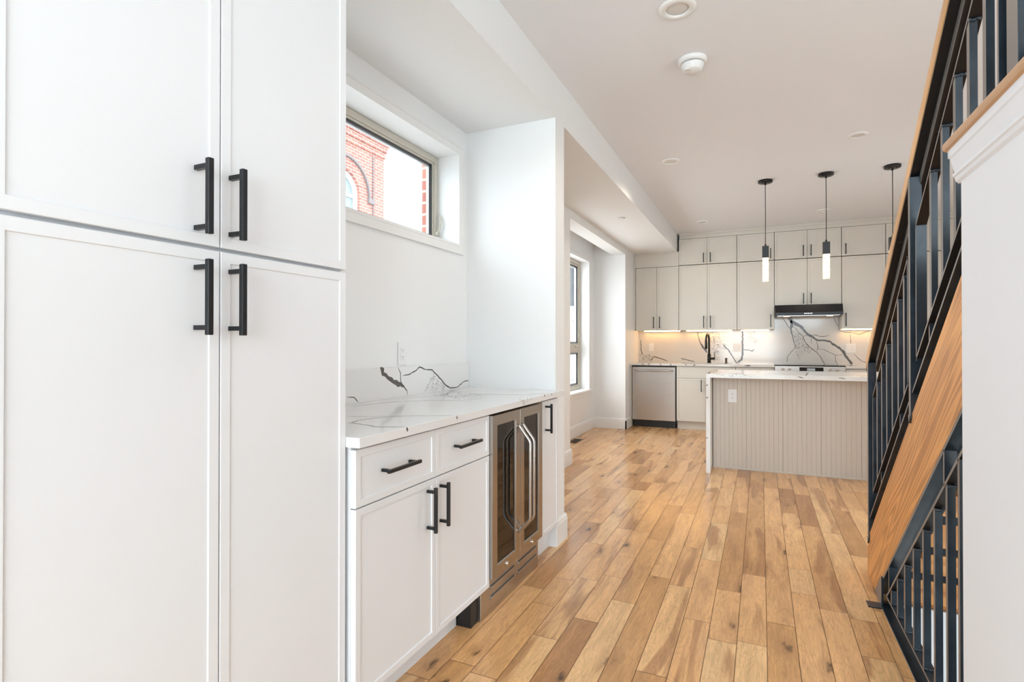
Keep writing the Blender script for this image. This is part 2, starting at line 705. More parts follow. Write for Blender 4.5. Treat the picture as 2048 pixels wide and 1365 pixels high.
def bar_handle(side, base, u, v, length, vertical, parent, reach=0.045, wid=0.0115):
    """square bar pull: u, v is its centre"""
    mb = MB()
    h = length / 2
    if vertical:
        sbox(mb, side, base, u - wid / 2, u + wid / 2, v - h, v + h, reach - wid, reach, 0.0016)
        for s in (-1, 1):
            c = v + s * (h - 0.016)
            sbox(mb, side, base, u - wid / 2 + 0.001, u + wid / 2 - 0.001, c - 0.005, c + 0.005, -0.001, reach - wid + 0.001)
    else:
        sbox(mb, side, base, u - h, u + h, v - wid / 2, v + wid / 2, reach - wid, reach, 0.0016)
        for s in (-1, 1):
            c = u + s * (h - 0.016)
            sbox(mb, side, base, c - 0.005, c + 0.005, v - wid / 2 + 0.001, v + wid / 2 - 0.001, -0.001, reach - wid + 0.001)
    return mb.build('handle', 'black_metal', parent)


def ribbon(mb, pts, ax, v, wmul=1.0, jit=0.25, mi=1, rnd=None):
    """irregular vein on the plane ax = v through (a, b, width) points"""
    rnd = rnd or random
    P = []
    for (a0, b0, w0), (a1, b1, w1) in zip(pts, pts[1:]):
        d = math.hypot(a1 - a0, b1 - b0)
        n = max(2, int(d / 0.018))
        for i in range(n):
            t = i / n
            P.append([a0 + (a1 - a0) * t, b0 + (b1 - b0) * t, w0 + (w1 - w0) * t])
    P.append(list(pts[-1]))
    for p in P[1:-1]:
        p[0] += rnd.uniform(-1, 1) * (0.0015 + p[2] * 0.12)
        p[1] += rnd.uniform(-1, 1) * (0.0015 + p[2] * 0.12)
        p[2] *= rnd.uniform(1 - jit, 1 + jit)
    L, Rr = [], []
    for i, p in enumerate(P):
        q0 = P[max(0, i - 1)]
        q1 = P[min(len(P) - 1, i + 1)]
        dx, dy = q1[0] - q0[0], q1[1] - q0[1]
        l = math.hypot(dx, dy) or 1
        nx, ny = -dy / l, dx / l
        w = p[2] * wmul / 2 * (0.35 if i in (0, len(P) - 1) else 1)
        L.append((p[0] + nx * w, p[1] + ny * w))
        Rr.append((p[0] - nx * w, p[1] - ny * w))

    def W3(q):
        if ax == 'X':
            return (v, q[0], q[1])
        if ax == 'Y':
            return (q[0], v, q[1])
        return (q[0], q[1], v)
    for i in range(len(P) - 1):
        mb.face([W3(L[i]), W3(L[i + 1]), W3(Rr[i + 1]), W3(Rr[i])], mi)


def inside(poly, x, y):
    c = False
    n = len(poly)
    for i in range(n):
        x0, y0 = poly[i][:2]
        x1, y1 = poly[(i + 1) % n][:2]
        if (y0 > y) != (y1 > y) and x < (x1 - x0) * (y - y0) / (y1 - y0) + x0:
            c = not c
    return c


def speckle(mb, poly, ax, v, n, size, seed, mi=1):
    rnd = random.Random(seed)
    xs = [p[0] for p in poly]
    ys = [p[1] for p in poly]
    k = 0
    tries = 0
    while k < n and tries < n * 30:
        tries += 1
        x, y = rnd.uniform(min(xs), max(xs)), rnd.uniform(min(ys), max(ys))
        if not inside(poly, x, y):
            continue
        k += 1
        a = rnd.uniform(0, math.pi)
        l = size * rnd.uniform(0.5, 2.2)
        w = size * rnd.uniform(0.12, 0.45)
        pts = [(x, y, w)]
        for _ in range(rnd.choice((1, 2, 3))):
            a += rnd.uniform(-0.9, 0.9)
            x += math.cos(a) * l
            y += math.sin(a) * l
            pts.append((x, y, w * rnd.uniform(0.5, 1.2)))
        ribbon(mb, pts, ax, v, mi=mi, rnd=rnd)

# marble veins: (across, along, width) in metres on their slab's plane
V_HOOD = [[(0.352,1.554,0.0264),(0.376,1.518,0.0352),(0.422,1.474,0.0351),(0.492,1.437,0.0306),(0.538,1.376,0.0218),(0.592,1.314,0.0217),(0.637,1.288,0.026),(0.69,1.24,0.0216),(0.766,1.236,0.0172),(0.84,1.227,0.0214),(0.899,1.175,0.0213),(0.973,1.12,0.0213),(1.009,1.074,0.0255),(1.023,1.031,0.0212),(1.067,0.972,0.0211),(1.103,0.918,0.0253)],[(0.383,1.518,0.0264),(0.387,1.448,0.0264),(0.379,1.386,0.0176),(0.395,1.307,0.0088),(0.414,1.219,0.007),(0.437,1.158,0.007),(0.414,1.114,0.0053),(0.374,1.07,0.0053),(0.335,1.017,0.0053),(0.329,0.933,0.0071)],[(0.269,1.556,0.0053),(0.313,1.493,0.0071),(0.344,1.431,0.0071),(0.375,1.395,0.007)],[(0.399,1.43,0.007),(0.438,1.403,0.0053),(0.469,1.35,0.0053),(0.523,1.297,0.007),(0.545,1.227,0.007),(0.584,1.167,0.007),(0.637,1.119,0.0069),(0.686,1.08,0.0069),(0.735,1.012,0.0069),(0.765,0.943,0.0069),(0.791,0.918,0.0069)],[(0.523,1.297,0.0044),(0.576,1.306,0.0043),(0.622,1.301,0.0043)],[(0.645,1.305,0.0052),(0.675,1.314,0.0052),(0.713,1.296,0.006),(0.766,1.287,0.0069),(0.803,1.295,0.006),(0.837,1.312,0.006)],[(0.626,1.288,0.0043),(0.626,1.193,0.0035)],[(0.69,1.236,0.0052),(0.698,1.184,0.0052),(0.709,1.132,0.0052),(0.69,1.089,0.0043)],[(0.713,1.123,0.0043),(0.773,1.115,0.0043),(0.84,1.077,0.0043),(0.906,1.039,0.0051),(0.965,1.038,0.0043),(1.009,1.048,0.0042)],[(0.906,1.034,0.0051),(0.913,0.996,0.0051),(0.913,0.953,0.0051),(0.939,0.92,0.0051)],[(0.886,1.551,0.0043),(0.915,1.491,0.0051),(0.941,1.422,0.0051)],[(1.082,1.332,0.0042),(1.089,1.192,0.0051)],[(0.973,1.371,0.0051),(1.024,1.341,0.0051),(1.118,1.336,0.0051),(1.183,1.314,0.0059),(1.24,1.339,0.0059),(1.311,1.367,0.0067)],[(1.118,1.066,0.0042),(1.168,0.999,0.005),(1.217,0.957,0.005),(1.26,0.941,0.0067),(1.281,0.917,0.005)]]
S_HOOD = [[(0.391,1.386),(0.469,1.341),(0.538,1.254),(0.576,1.184),(0.637,1.106),(0.599,1.054),(0.522,1.053),(0.475,0.983),(0.437,1.026),(0.437,1.158),(0.398,1.272)]]
V_SINK = [[(-1.712,1.261,0.0098),(-1.683,1.221,0.0098),(-1.683,1.084,0.0118),(-1.654,1.026,0.0117)],[(-1.538,0.929,0.0117),(-1.491,0.992,0.0136),(-1.424,0.979,0.0116),(-1.283,0.932,0.0096)],[(-1.089,0.973,0.0095),(-0.98,0.946,0.0113),(-0.89,0.924,0.0075)],[(-0.856,1.37,0.0075),(-0.826,1.238,0.0113),(-0.773,1.135,0.0225),(-0.712,1.061,0.0224)],[(-0.502,1.182,0.0111),(-0.434,1.108,0.0129),(-0.383,1.026,0.0128),(-0.332,0.935,0.0146),(-0.307,0.917,0.0183)],[(-0.238,1.382,0.0182),(-0.239,1.218,0.0218),(-0.239,1.055,0.0218),(-0.256,0.963,0.0218),(-0.307,0.919,0.0183)],[(-0.231,1.104,0.0091),(-0.148,1.1,0.0109),(-0.114,1.083,0.0108),(-0.085,1.115,0.009)]]
S_SINK = [[(-1.716,1.045),(-1.538,1.007),(-1.519,0.91),(-1.713,0.897)],[(-0.667,1.34),(-0.554,1.358),(-0.519,1.237),(-0.451,1.154),(-0.468,1.09),(-0.572,1.126),(-0.537,1.016),(-0.555,0.923),(-0.633,0.931),(-0.632,1.145),(-0.667,1.201)],[(-0.163,1.345),(-0.077,1.353),(-0.068,1.182),(-0.106,1.119),(-0.139,1.218)]]
V_NICHE = [[(2.127,1.072,0.0228),(2.15,1.044,0.0258),(2.187,1.021,0.0232),(2.234,0.995,0.0236),(2.293,0.977,0.0241),(2.318,0.966,0.0073),(2.343,0.942,0.0061),(2.352,0.919,0.0049)],[(2.268,1.069,0.0048),(2.288,1.037,0.0054),(2.293,0.995,0.0054),(2.298,0.979,0.0054)],[(2.308,1.023,0.0048),(2.364,1.024,0.0055),(2.428,1.046,0.0063),(2.459,1.063,0.0076),(2.517,1.046,0.0058),(2.588,1.039,0.0066),(2.661,0.992,0.0081),(2.725,0.944,0.0082),(2.778,0.923,0.007),(2.86,0.924,0.0064),(2.946,0.954,0.0066),(3.006,0.956,0.0059)],[(1.892,0.949,0.0042),(1.94,0.942,0.0048),(1.968,0.918,0.0048)],[(2.506,0.92,0.0019),(2.552,0.965,0.002),(2.6,1.008,0.002)]]
S_NICHE = [[(2.6,1.008),(2.725,0.933),(2.725,0.913),(2.6,0.916),(2.506,0.923)]]
V_TOP = [[(-1.624,1.828,0.0025),(-1.612,1.907,0.0021),(-1.583,2.026,0.0032),(-1.535,2.132,0.0028),(-1.434,2.22,0.0023),(-1.259,2.276,0.0022)],[(-1.413,1.591,0.0022),(-1.312,1.63,0.0018),(-1.222,1.697,0.0022),(-1.064,1.776,0.0022)],[(-1.222,1.697,0.0018),(-1.285,1.597,0.0021),(-1.302,1.522,0.0025),(-1.283,1.467,0.004),(-1.292,1.454,0.004)],[(-1.283,1.467,0.0028),(-1.207,1.452,0.0031),(-1.152,1.431,0.0038),(-1.055,1.465,0.0034)],[(-1.45,2.607,0.0032),(-1.317,2.615,0.0025),(-1.137,2.675,0.0031),(-1.053,2.788,0.0032)],[(-1.677,3.046,0.0022),(-1.386,3.076,0.0022),(-1.19,2.976,0.0021)]]
S_TOP = [[(-1.672,2.712),(-1.321,2.554),(-1.236,2.328),(-1.314,2.293),(-1.575,2.438)]]
E_TOP = [[(1.462,0.912),(1.468,0.899)],[(1.783,0.913),(1.783,0.9)],[(2.384,0.911),(2.413,0.891)],[(2.471,0.909),(2.516,0.893)],[(2.694,0.914),(2.706,0.903)],[(2.806,0.913),(2.815,0.905)]]

# ------------------------------------------------------------------ room shell
CEIL = 2.78
SOF = 2.53


def make_floor():
    mb = MB()
    bm = mb.bm
    lay = bm.loops.layers.float_color.new('plank')
    w = 0.1085
    rnd = random.Random(5)

    def plank(x0, x1, y0, y1, c):
        g = 0.0011
        z = 0.0
        v = [bm.verts.new(p) for p in ((x0 + g, y0 + g, z), (x1 - g, y0 + g, z), (x1 - g, y1 - g, z), (x0 + g, y1 - g, z))]
        f = bm.faces.new(v)
        for l in f.loops:
            l[lay] = c
    i0 = int((-2.2 - 0.019) / w) - 1
    i1 = int((2.4 - 0.019) / w) + 1
    for i in range(i0, i1 + 1):
        x0 = 0.019 + i * w
        x1 = x0 + w
        y = -3.4 - rnd.uniform(0, 0.9)
        while y < 8.55:
            ln = rnd.choice((0.31, 0.42, 0.55, 0.62, 0.78, 0.95, 1.2)) * rnd.uniform(0.85, 1.15)
            c = (rnd.random() ** 0.85, rnd.random(), rnd.random(), 1)
            a, b = y, min(y + ln, 8.6)
            y += ln
            segs = [(x0, x1, a, b)]
            if x1 > 0.5 and x0 < 1.47:          # stair opening in the floor
                segs = []
                if b > 3.0:
                    segs.append((x0, x1, max(a, 3.0), b))
                if b > -1.2 and a < 3.0 or a < -1.2:
                    if a < -1.2:
                        segs.append((x0, x1, a, min(b, -1.2)))
                    aa, bb = max(a, -1.2), min(b, 3.0)
                    if bb > aa and x0 < 0.5:
                        segs.append((x0, 0.5, aa, bb))
                    if bb > aa and x1 > 1.47:
                        segs.append((1.47, x1, aa, bb))
            for s in segs:
                if s[3] - s[2] > 0.01 and s[1] - s[0] > 0.004:
                    plank(*s, c)
    # dark board underneath shows in the seams
    for x0, x1, y0, y1 in ((-2.3, 0.5, -3.4, 8.6), (0.5, 1.47, 3.0, 8.6), (0.5, 1.47, -3.4, -1.2), (1.47, 2.5, -3.4, 8.6)):
        mb.box(x0, x1, y0, y1, -0.12, -0.0018, mi=1)
    return struct('floor', mb, ['floor_wood', 'seam_dark'])


simple('seam_dark', (0.16, 0.08, 0.035), 0.8)
make_floor()

mb = MB()
mb.box(-1.95, 2.5, -3.4, 8.6, CEIL, CEIL + 0.12)
struct('ceiling', mb, 'ceiling_paint')


def wall_with_hole(mb, x0, x1, y0, y1, z0, z1, hy0, hy1, hz0, hz1):
    mb.box(x0, x1, y0, hy0, z0, z1)
    mb.box(x0, x1, hy1, y1, z0, z1)
    mb.box(x0, x1, hy0, hy1, z0, hz0)
    mb.box(x0, x1, hy0, hy1, hz1, z1)


mb = MB()
wall_with_hole(mb, -1.92, -1.70, -3.4, 3.01, 0, SOF - 0.004, 1.50, 2.896, 1.80, 2.353)
mb.box(-1.92, -1.10, 3.01, 3.165, 0, SOF - 0.004)                      # pier between niche and kitchen
mb.box(-1.92, -1.10, -3.4, 8.46, SOF - 0.004, CEIL)            # bulkhead along the wall
mb.box(-1.90, -1.72, 3.165, 5.13, 0, SOF - 0.004)
mb.box(-1.90, -1.72, 7.54, 8.46, 0, SOF - 0.004)
mb.box(-1.90, -1.72, 5.13, 7.54, 2.44, SOF - 0.004)
mb.box(-2.37, -1.90, 4.98, 5.13, 0, 2.75)
mb.box(-2.37, -1.90, 7.54, 7.69, 0, 2.75)
mb.box(-2.37, -1.90, 5.13, 7.54, 2.62, 2.75)
wall_with_hole(mb, -2.37, -2.17, 5.13, 7.54, 0, 2.62, 5.55, 7.25, 0.56, 2.324)
struct('wall_left', mb, 'wall_paint')

mb = MB()
mb.box(-1.95, 2.5, 8.46, 8.6, 0, CEIL)
struct('wall_back', mb, 'wall_paint')
mb = MB()
wall_with_hole(mb, 2.35, 2.5, -3.4, 4.4, 0, CEIL, 0.8, 3.0, 0.15, 2.45)
wall_with_hole(mb, 2.35, 2.5, 4.4, 8.46, 0, CEIL, 4.9, 6.3, 0.0, 2.2)
struct('wall_right', mb, 'wall_paint')
mb = MB()
mb.box(-1.95, -1.4, -3.4, -3.3, 0, CEIL)
mb.box(2.0, 2.5, -3.4, -3.3, 0, CEIL)
mb.box(-1.4, 2.0, -3.4, -3.3, 0, 0.3)
mb.box(-1.4, 2.0, -3.4, -3.3, 2.65, CEIL)
struct('wall_rear', mb, 'wall_paint')

# stair opening: white shaft below the floor
mb = MB()
mb.box(0.42, 0.53, -1.2, 3.0, -2.5, -0.125)
mb.box(1.45, 1.55, -1.2, 3.0, -2.5, -0.125)
mb.box(0.42, 1.55, 3.0, 3.1, -2.5, -0.125)
mb.box(0.54, 1.45, 2.985, 2.999, -2.5, -0.004)
mb.box(0.42, 1.55, -1.3, -1.2, -2.5, -0.125)
struct('wall_stairwell', mb, 'wall_paint')
mb = MB()
mb.box(0.42, 1.55, -1.3, 3.1, -2.6, -2.5)
struct('floor_basement', mb, 'concrete')

# wall below the stair landing, with wood nosing and moulding along its top
mb = MB()
mb.box(0.42, 0.495, -1.2, 1.564, 0, 1.60)
struct('wall_landing', mb, 'paint_cool_lit')
mb = MB()
mb.box(0.5, 1.45, -1.2, 1.33, 1.46, 1.62)
struct('floor_landing', mb, 'wall_paint')
mb = MB()
mb.prism([(0.3935, 1.648), (0.396, 1.643), (0.402, 1.640), (0.495, 1.640), (0.495, 1.664), (0.402, 1.664), (0.396, 1.661), (0.3935, 1.656)], 'Y', -1.2, 1.598)
struct('trim_1', mb, 'oak_nosing')
mb = MB()
prof = [(0.495, 1.640), (0.402, 1.640), (0.402, 1.622), (0.405, 1.618), (0.409, 1.600), (0.4125, 1.586), (0.409, 1.583), (0.409, 1.577), (0.4125, 1.574), (0.4145, 1.566), (0.42, 1.560), (0.495, 1.560)]
mb.prism(prof, 'Y', -1.2, 1.582)
mb.box(0.402, 0.495, 1.58, 1.590, 1.622, 1.640)
struct('trim_2', mb, 'paint_cool_lit')

# filler and crown above the kitchen cabinets
mb = MB()
mb.box(-1.07, 2.35, 8.128, 8.46, 2.70, CEIL)
mb.box(-1.07, 2.35, 8.112, 8.128, 2.752, CEIL, 0.003)
mb.box(-1.70, -1.077, 8.128, 8.46, 2.318, SOF - 0.004)
mb.box(-1.70, -1.10, 8.114, 8.128, 2.505, SOF - 0.004, 0.003)
mb.box(-1.719, -1.7005, 8.130, 8.439, 1.385, SOF - 0.004)
mb.box(-1.719, -1.7005, 7.860, 8.439, 0.0, 0.883)
struct('trim_3', mb, 'paint_warm_lit')


def baseboard(name, segs):
    """segs: (side, base, u0, u1)"""
    mb = MB()
    for side, base, u0, u1 in segs:
        p = [(0, 0), (0.016, 0), (0.016, 0.118), (0.013, 0.124), (0.013, 0.133), (0.006, 0.145), (0, 0.147)]
        if side == 'L':
            mb.prism([(base + a, z) for a, z in p], 'Y', u0, u1)
        elif side == 'B':
            mb.prism([(base - a, z) for a, z in p], 'X', u0, u1)
        else:                                        # faces -X
            mb.prism([(base - a, z) for a, z in p], 'Y', u0, u1)
    return struct(name, mb, 'trim_paint')


baseboard('baseboard_left', [('L', -1.10, 2.992, 3.18), ('L', -1.72, 3.18, 5.145), ('L', -2.17, 5.13, 7.54),
                             ('B', 7.54, -2.17, -1.704), ('L', -1.72, 7.524, 7.83)])
baseboard('baseboard_right', [('R', 2.35, -3.3, 4.88), ('R', 2.35, 6.32, 7.8)])

# ---- windows


def rect_ring(mb, side, base, u0, u1, v0, v1, wd, w0, w1, mi=0, bev=0.0):
    sbox(mb, side, base, u0, u1, v1 - wd, v1, w0, w1, bev, mi)
    sbox(mb, side, base, u0, u1, v0, v0 + wd, w0, w1, bev, mi)
    sbox(mb, side, base, u0, u0 + wd, v0 + wd, v1 - wd, w0, w1, bev, mi)
    sbox(mb, side, base, u1 - wd, u1, v0 + wd, v1 - wd, w0, w1, bev, mi)


def casing_ring(mb, side, base, u0, u1, v0, v1, wd, w1):
    """mitred flat casing with a small outer bead, as one clean ring"""
    def ring(i, w):
        return [mb.bm.verts.new(SP(side, base, u, v, w)) for u, v in ((u0 - i, v0 - i), (u1 + i, v0 - i), (u1 + i, v1 + i), (u0 - i, v1 + i))]
    rs = [ring(0, 0), ring(0, w1), ring(0.012, w1), ring(0.014, w1 * 0.8), ring(wd - 0.014, w1 * 0.8), ring(wd - 0.012, w1 * 1.2), ring(wd, w1 * 1.2), ring(wd, 0)]
    fs = []
    for a, b in zip(rs, rs[1:]):
        for k in range(4):
            j = (k + 1) % 4
            fs.append(mb.bm.faces.new([a[k], b[k], b[j], a[j]]))
    bmesh.ops.recalc_face_normals(mb.bm, faces=fs)


# niche window
mb = MB()
rect_ring(mb, 'L', -1.84, 1.502, 2.894, 1.802, 2.351, 0.036, -0.06, 0.0, 0, 0.002)
w1 = struct('window_1', mb, 'window_beige')
mb = MB()
casing_ring(mb, 'L', -1.70, 1.50, 2.896, 1.80, 2.353, 0.058, 0.013)
mb.build('casing', 'trim_paint', w1)
mb = MB()
rect_ring(mb, 'L', -1.84, 1.538, 2.858, 1.838, 2.315, 0.013, -0.040, -0.008, 0, 0.002)
rect_ring(mb, 'L', -1.84, 1.551, 2.845, 1.851, 2.302, 0.007, -0.042, -0.014, 1)
rect_ring(mb, 'L', -1.84, 1.558, 2.838, 1.858, 2.295, 0.010, -0.044, -0.026, 2)
s = mb.build('sash', ['window_beige', 'window_black', 'window_silver'], w1)
mb = MB()
sbox(mb, 'L', -1.84, 1.565, 2.831, 1.865, 2.288, -0.040, -0.037)
mb.build('pane', 'window_glass', s)
mb = MB()
mb.box(-1.840, -1.822, 2.862, 2.886, 1.862, 1.885, 0.003)
mb.tube([(-1.826, 2.874, 1.875), (-1.818, 2.872, 1.90), (-1.808, 2.874, 1.935), (-1.812, 2.878, 1.97), (-1.824, 2.880, 1.99)], 0.006, 8)
mb.build('latch', 'window_beige', w1)

# recess window: tall casement over a short awning light
mb = MB()
rect_ring(mb, 'L', -2.28, 5.552, 7.248, 0.562, 2.322, 0.045, -0.07, 0.0, 0, 0.002)
sbox(mb, 'L', -2.28, 5.597, 7.203, 1.09, 1.175, -0.07, 0.0, 0.002)
sbox(mb, 'L', -2.28, 6.37, 6.43, 0.607, 2.277, -0.07, 0.0, 0.002)
w2 = struct('window_2', mb, 'window_beige')
mb = MB()
casing_ring(mb, 'L', -2.17, 5.55, 7.25, 0.56, 2.324, 0.075, 0.015)
mb.build('casing', 'trim_paint', w2)
mb = MB()
mb.box(-2.277, -2.125, 5.46, 7.345, 0.540, 0.5665, 0.004)
mb.build('sill', 'trim_paint', w2)
for a, b in ((6.43, 7.203), (5.597, 6.37)):
    for c, d in ((1.175, 2.277), (0.607, 1.09)):
        mb = MB()
        rect_ring(mb, 'L', -2.28, a, b, c, d, 0.022, -0.06, -0.012, 0, 0.002)
        rect_ring(mb, 'L', -2.28, a + 0.022, b - 0.022, c + 0.022, d - 0.022, 0.010, -0.06, -0.022, 1)
        rect_ring(mb, 'L', -2.28, a + 0.032, b - 0.032, c + 0.032, d - 0.032, 0.014, -0.062, -0.035, 2)
        s = mb.build('sash', ['window_beige', 'window_black', 'window_silver'], w2)
        mb = MB()
        sbox(mb, 'L', -2.28, a + 0.04, b - 0.04, c + 0.04, d - 0.04, -0.054, -0.050)
        mb.build('pane', 'window_glass', s)
mb = MB()
mb.box(-2.281, -2.262, 7.00, 7.12, 1.135, 1.160, 0.003)
mb.tube([(-2.265, 7.10, 1.15), (-2.245, 7.09, 1.155), (-2.235, 7.03, 1.165), (-2.24, 6.96, 1.16)], 0.007, 8)
mb.build('crank_handle', 'window_beige', w2)

# unseen street window behind the camera, added to brighten the room
mb = MB()
mb.box(-1.4, 2.0, -3.39, -3.33, 0.30, 0.36)
mb.box(-1.4, 2.0, -3.39, -3.33, 2.59, 2.65)
for x in (-1.4, -0.29, 0.83, 1.94):
    mb.box(x, x + 0.06, -3.39, -3.33, 0.36, 2.59)
w3 = struct('window_added_rear', mb, 'window_beige')
for x in (-1.34, -0.23, 0.89):
    mb = MB()
    mb.box(x, x + 1.05, -3.362, -3.358, 0.36, 2.59)
    mb.build('pane', 'window_glass', w3)

# unseen window added in the right wall for fill light
mb = MB()
mb.box(2.42, 2.47, 0.8, 3.0, 0.15, 0.21)
mb.box(2.42, 2.47, 0.8, 3.0, 2.39, 2.45)
for y in (0.8, 1.87, 2.94):
    mb.box(2.42, 2.47, y, y + 0.06, 0.21, 2.39)
w4 = struct('window_added_right', mb, 'window_beige')
for y in (0.86, 1.93):
    mb = MB()
    mb.box(2.443, 2.447, y, y + 1.01, 0.21, 2.39)
    mb.build('pane', 'window_glass', w4)

# unseen glazed door added in the right wall to brighten the kitchen
mb = MB()
mb.box(2.42, 2.47, 4.9, 4.98, 0.0, 2.2)
mb.box(2.42, 2.47, 6.22, 6.3, 0.0, 2.2)
mb.box(2.42, 2.47, 4.98, 6.22, 2.12, 2.2)
mb.box(2.42, 2.47, 4.98, 6.22, 0.0, 0.15)
d1 = struct('door_added_right', mb, 'trim_paint')
mb = MB()
mb.box(2.443, 2.447, 4.98, 6.22, 0.15, 2.12)
mb.build('pane', 'window_glass', d1)
mb = MB()
mb.tube([(2.42, 5.03, 1.0), (2.37, 5.03, 1.0), (2.37, 5.14, 1.0)], 0.009, 8)
mb.build('door_handle', 'black_metal', d1)

# ------------------------------------------------------------------ tall pantry cabinet
FX = -1.10
t = thing('pantry_cabinet', 'tall white pantry cabinet with four doors and black bar handles', 'cabinet', (-1.4, 0.83, 0))
mb = MB()
mb.box(-1.70, FX - 0.0205, 0.425, 1.2345, 0.11, SOF - 0.006)
mb.box(-1.70, FX - 0.075, 0.425, 1.2345, 0, 0.11)
mb.build('carcass', 'cabinet_paint', t)
for (u0, u1, hu) in ((0.425, 0.8285, 0.773), (0.8315, 1.2345, 0.8555)):
    for (v0, v1, hv) in ((0.115, 1.3925, 1.285), (1.4015, 2.505, 1.499)):
        mb = MB()
        panel_door(mb, 'L', FX, u0, u1, v0, v1, stile=0.024, rec=0.003)
        d = mb.build('door', 'cabinet_paint', t)
        bar_handle('L', FX, hu, hv, 0.161, True, d, reach=0.048, wid=0.0125)

# ------------------------------------------------------------------ niche base run
BX = -1.075
t = thing('base_cabinet', 'white base cabinet with two drawers over two doors', 'cabinet', (-1.38, 1.68, 0))
mb = MB()
mb.box(-1.68, BX - 0.0205, 1.250, 2.106, 0.125, 0.884)
mb.box(-1.68, -1.168, 1.250, 1.98, 0, 0.125)
mb.build('carcass', 'cabinet_paint', t)
for u0, u1 in ((1.249, 1.6755), (1.6785, 2.105)):
    mb = MB()
    panel_door(mb, 'L', BX, u0, u1, 0.7035, 0.874, stile=0.022)
    d = mb.build('drawer', 'cabinet_paint', t)
    bar_handle('L', BX, (u0 + u1) / 2 - 0.018 + (0.01 if u0 > 1.5 else 0), 0.792, 0.175, False, d, reach=0.04)
for u0, u1, hu in ((1.249, 1.6755, 1.625), (1.6785, 2.105, 1.71)):
    mb = MB()
    panel_door(mb, 'L', BX, u0, u1, 0.128, 0.6995, stile=0.022)
    d = mb.build('door', 'cabinet_paint', t)
    bar_handle('L', BX, hu, 0.599, 0.16, True, d, reach=0.04)

t = thing('base_cabinet', 'narrow white base cabinet with one door beside the wine cooler', 'cabinet', (-1.38, 2.86, 0))
mb = MB()
mb.box(-1.68, BX - 0.0205, 2.735, 3.009, 0.135, 0.884)
mb.box(-1.68, BX - 0.012, 2.985, 3.009, 0.0, 0.884)
mb.box(-1.68, -1.135, 2.70, 3.009, 0, 0.135)
mb.build('carcass', 'cabinet_paint', t)
mb = MB()
panel_door(mb, 'L', BX, 2.738, 2.985, 0.138, 0.872, stile=0.022)
d = mb.build('door', 'cabinet_paint', t)
bar_handle('L', BX, 2.785, 0.778, 0.16, True, d, reach=0.04)

# ------------------------------------------------------------------ wine cooler
t = thing('wine_cooler', 'stainless steel two-door wine cooler with smoked glass built under the counter', 'wine cooler', (-1.38, 2.4, 0))
CX = -1.06
mb = MB()
mb.box(-1.62, -1.11, 2.115, 2.135, 0.05, 0.872)
mb.box(-1.62, -1.11, 2.675, 2.695, 0.05, 0.872)
mb.box(-1.62, -1.11, 2.135, 2.675, 0.855, 0.872)
mb.box(-1.62, -1.11, 2.135, 2.675, 0.05, 0.165)
mb.box(-1.64, -1.62, 2.115, 2.695, 0.05, 0.872)
mb.box(-1.60, -1.15, 2.398, 2.412, 0.165, 0.855)
mb.build('housing', 'dark_interior', t)
mb = MB()
mb.box(-1.115, -1.085, 2.045, 2.695, 0.0, 0.155, 0.002)
for y0, y1 in ((2.13, 2.385), (2.425, 2.665)):
    for z in (0.060, 0.105):
        mb.box(-1.086, -1.083, y0, y1, z, z + 0.018, 0.001, 1)
        mb.box(-1.084, -1.079, y0 + 0.004, y1 - 0.004, z + 0.003, z + 0.012, 0.001, 0)
g = mb.build('toe_grille', ['stainless', 'black_plastic'], t)
mb = MB()
mb.box(-1.60, -1.10, 1.985, 2.04, 0.0, 0.10)
mb.build('leveling_base', 'black_plastic', t)
for (y0, y1, hy, lock) in ((2.108, 2.4035, 2.385, 2.253), (2.4065, 2.697, 2.432, 2.552)):
    mb = MB()
    st = 0.046

    def ring(i, w):
        return [mb.bm.verts.new((CX + w, u, v)) for u, v in ((y0 + i, 0.160 + i), (y1 - i, 0.160 + i), (y1 - i, 0.872 - i), (y0 + i, 0.872 - i))]
    rs = [ring(st + 0.004, -0.04), ring(0, -0.04), ring(0, -0.002), ring(0.002, 0), ring(st, 0), ring(st + 0.004, -0.006), ring(st + 0.004, -0.04)]
    fs = []
    for a, b in zip(rs, rs[1:]):
        for k in range(4):
            j = (k + 1) % 4
            fs.append(mb.bm.faces.new([a[k], a[j], b[j], b[k]]))
    bmesh.ops.recalc_face_normals(mb.bm, faces=fs)
    d = mb.build('door', 'stainless_dark', t)
    mb = MB()
    mb.box(CX - 0.012, CX - 0.008, y0 + st, y1 - st, 0.160 + st, 0.872 - st)
    mb.build('glass', 'smoked_glass', d)
    mb = MB()
    mb.tube([(CX, hy, 0.797), (CX + 0.006, hy, 0.790), (CX + 0.055, hy, 0.727), (CX + 0.060, hy, 0.712), (CX + 0.060, hy, 0.360), (CX + 0.055, hy, 0.345), (CX + 0.006, hy, 0.290), (CX, hy, 0.284)], 0.0075, 12)
    mb.build('handle', 'stainless', d)
    mb = MB()
    mb.cyl((CX - 0.001, lock, 0.181), 0.0095, 0.006, 'X', 20)
    mb.cyl((CX + 0.004, lock, 0.181), 0.004, 0.003, 'X', 12)
    mb.build('lock', 'chrome', d)
    for z in (0.27, 0.37, 0.47, 0.57, 0.67, 0.76):
        mb = MB()
        mb.box(-1.145, -1.125, y0 + 0.03, y1 - 0.03, z, z + 0.028, 0.002)
        mb.box(-1.60, -1.145, y0 + 0.03, y1 - 0.03, z, z + 0.006, 0, 1)
        mb.build('shelf', ['wine_shelf_wood', 'black_metal'], t)

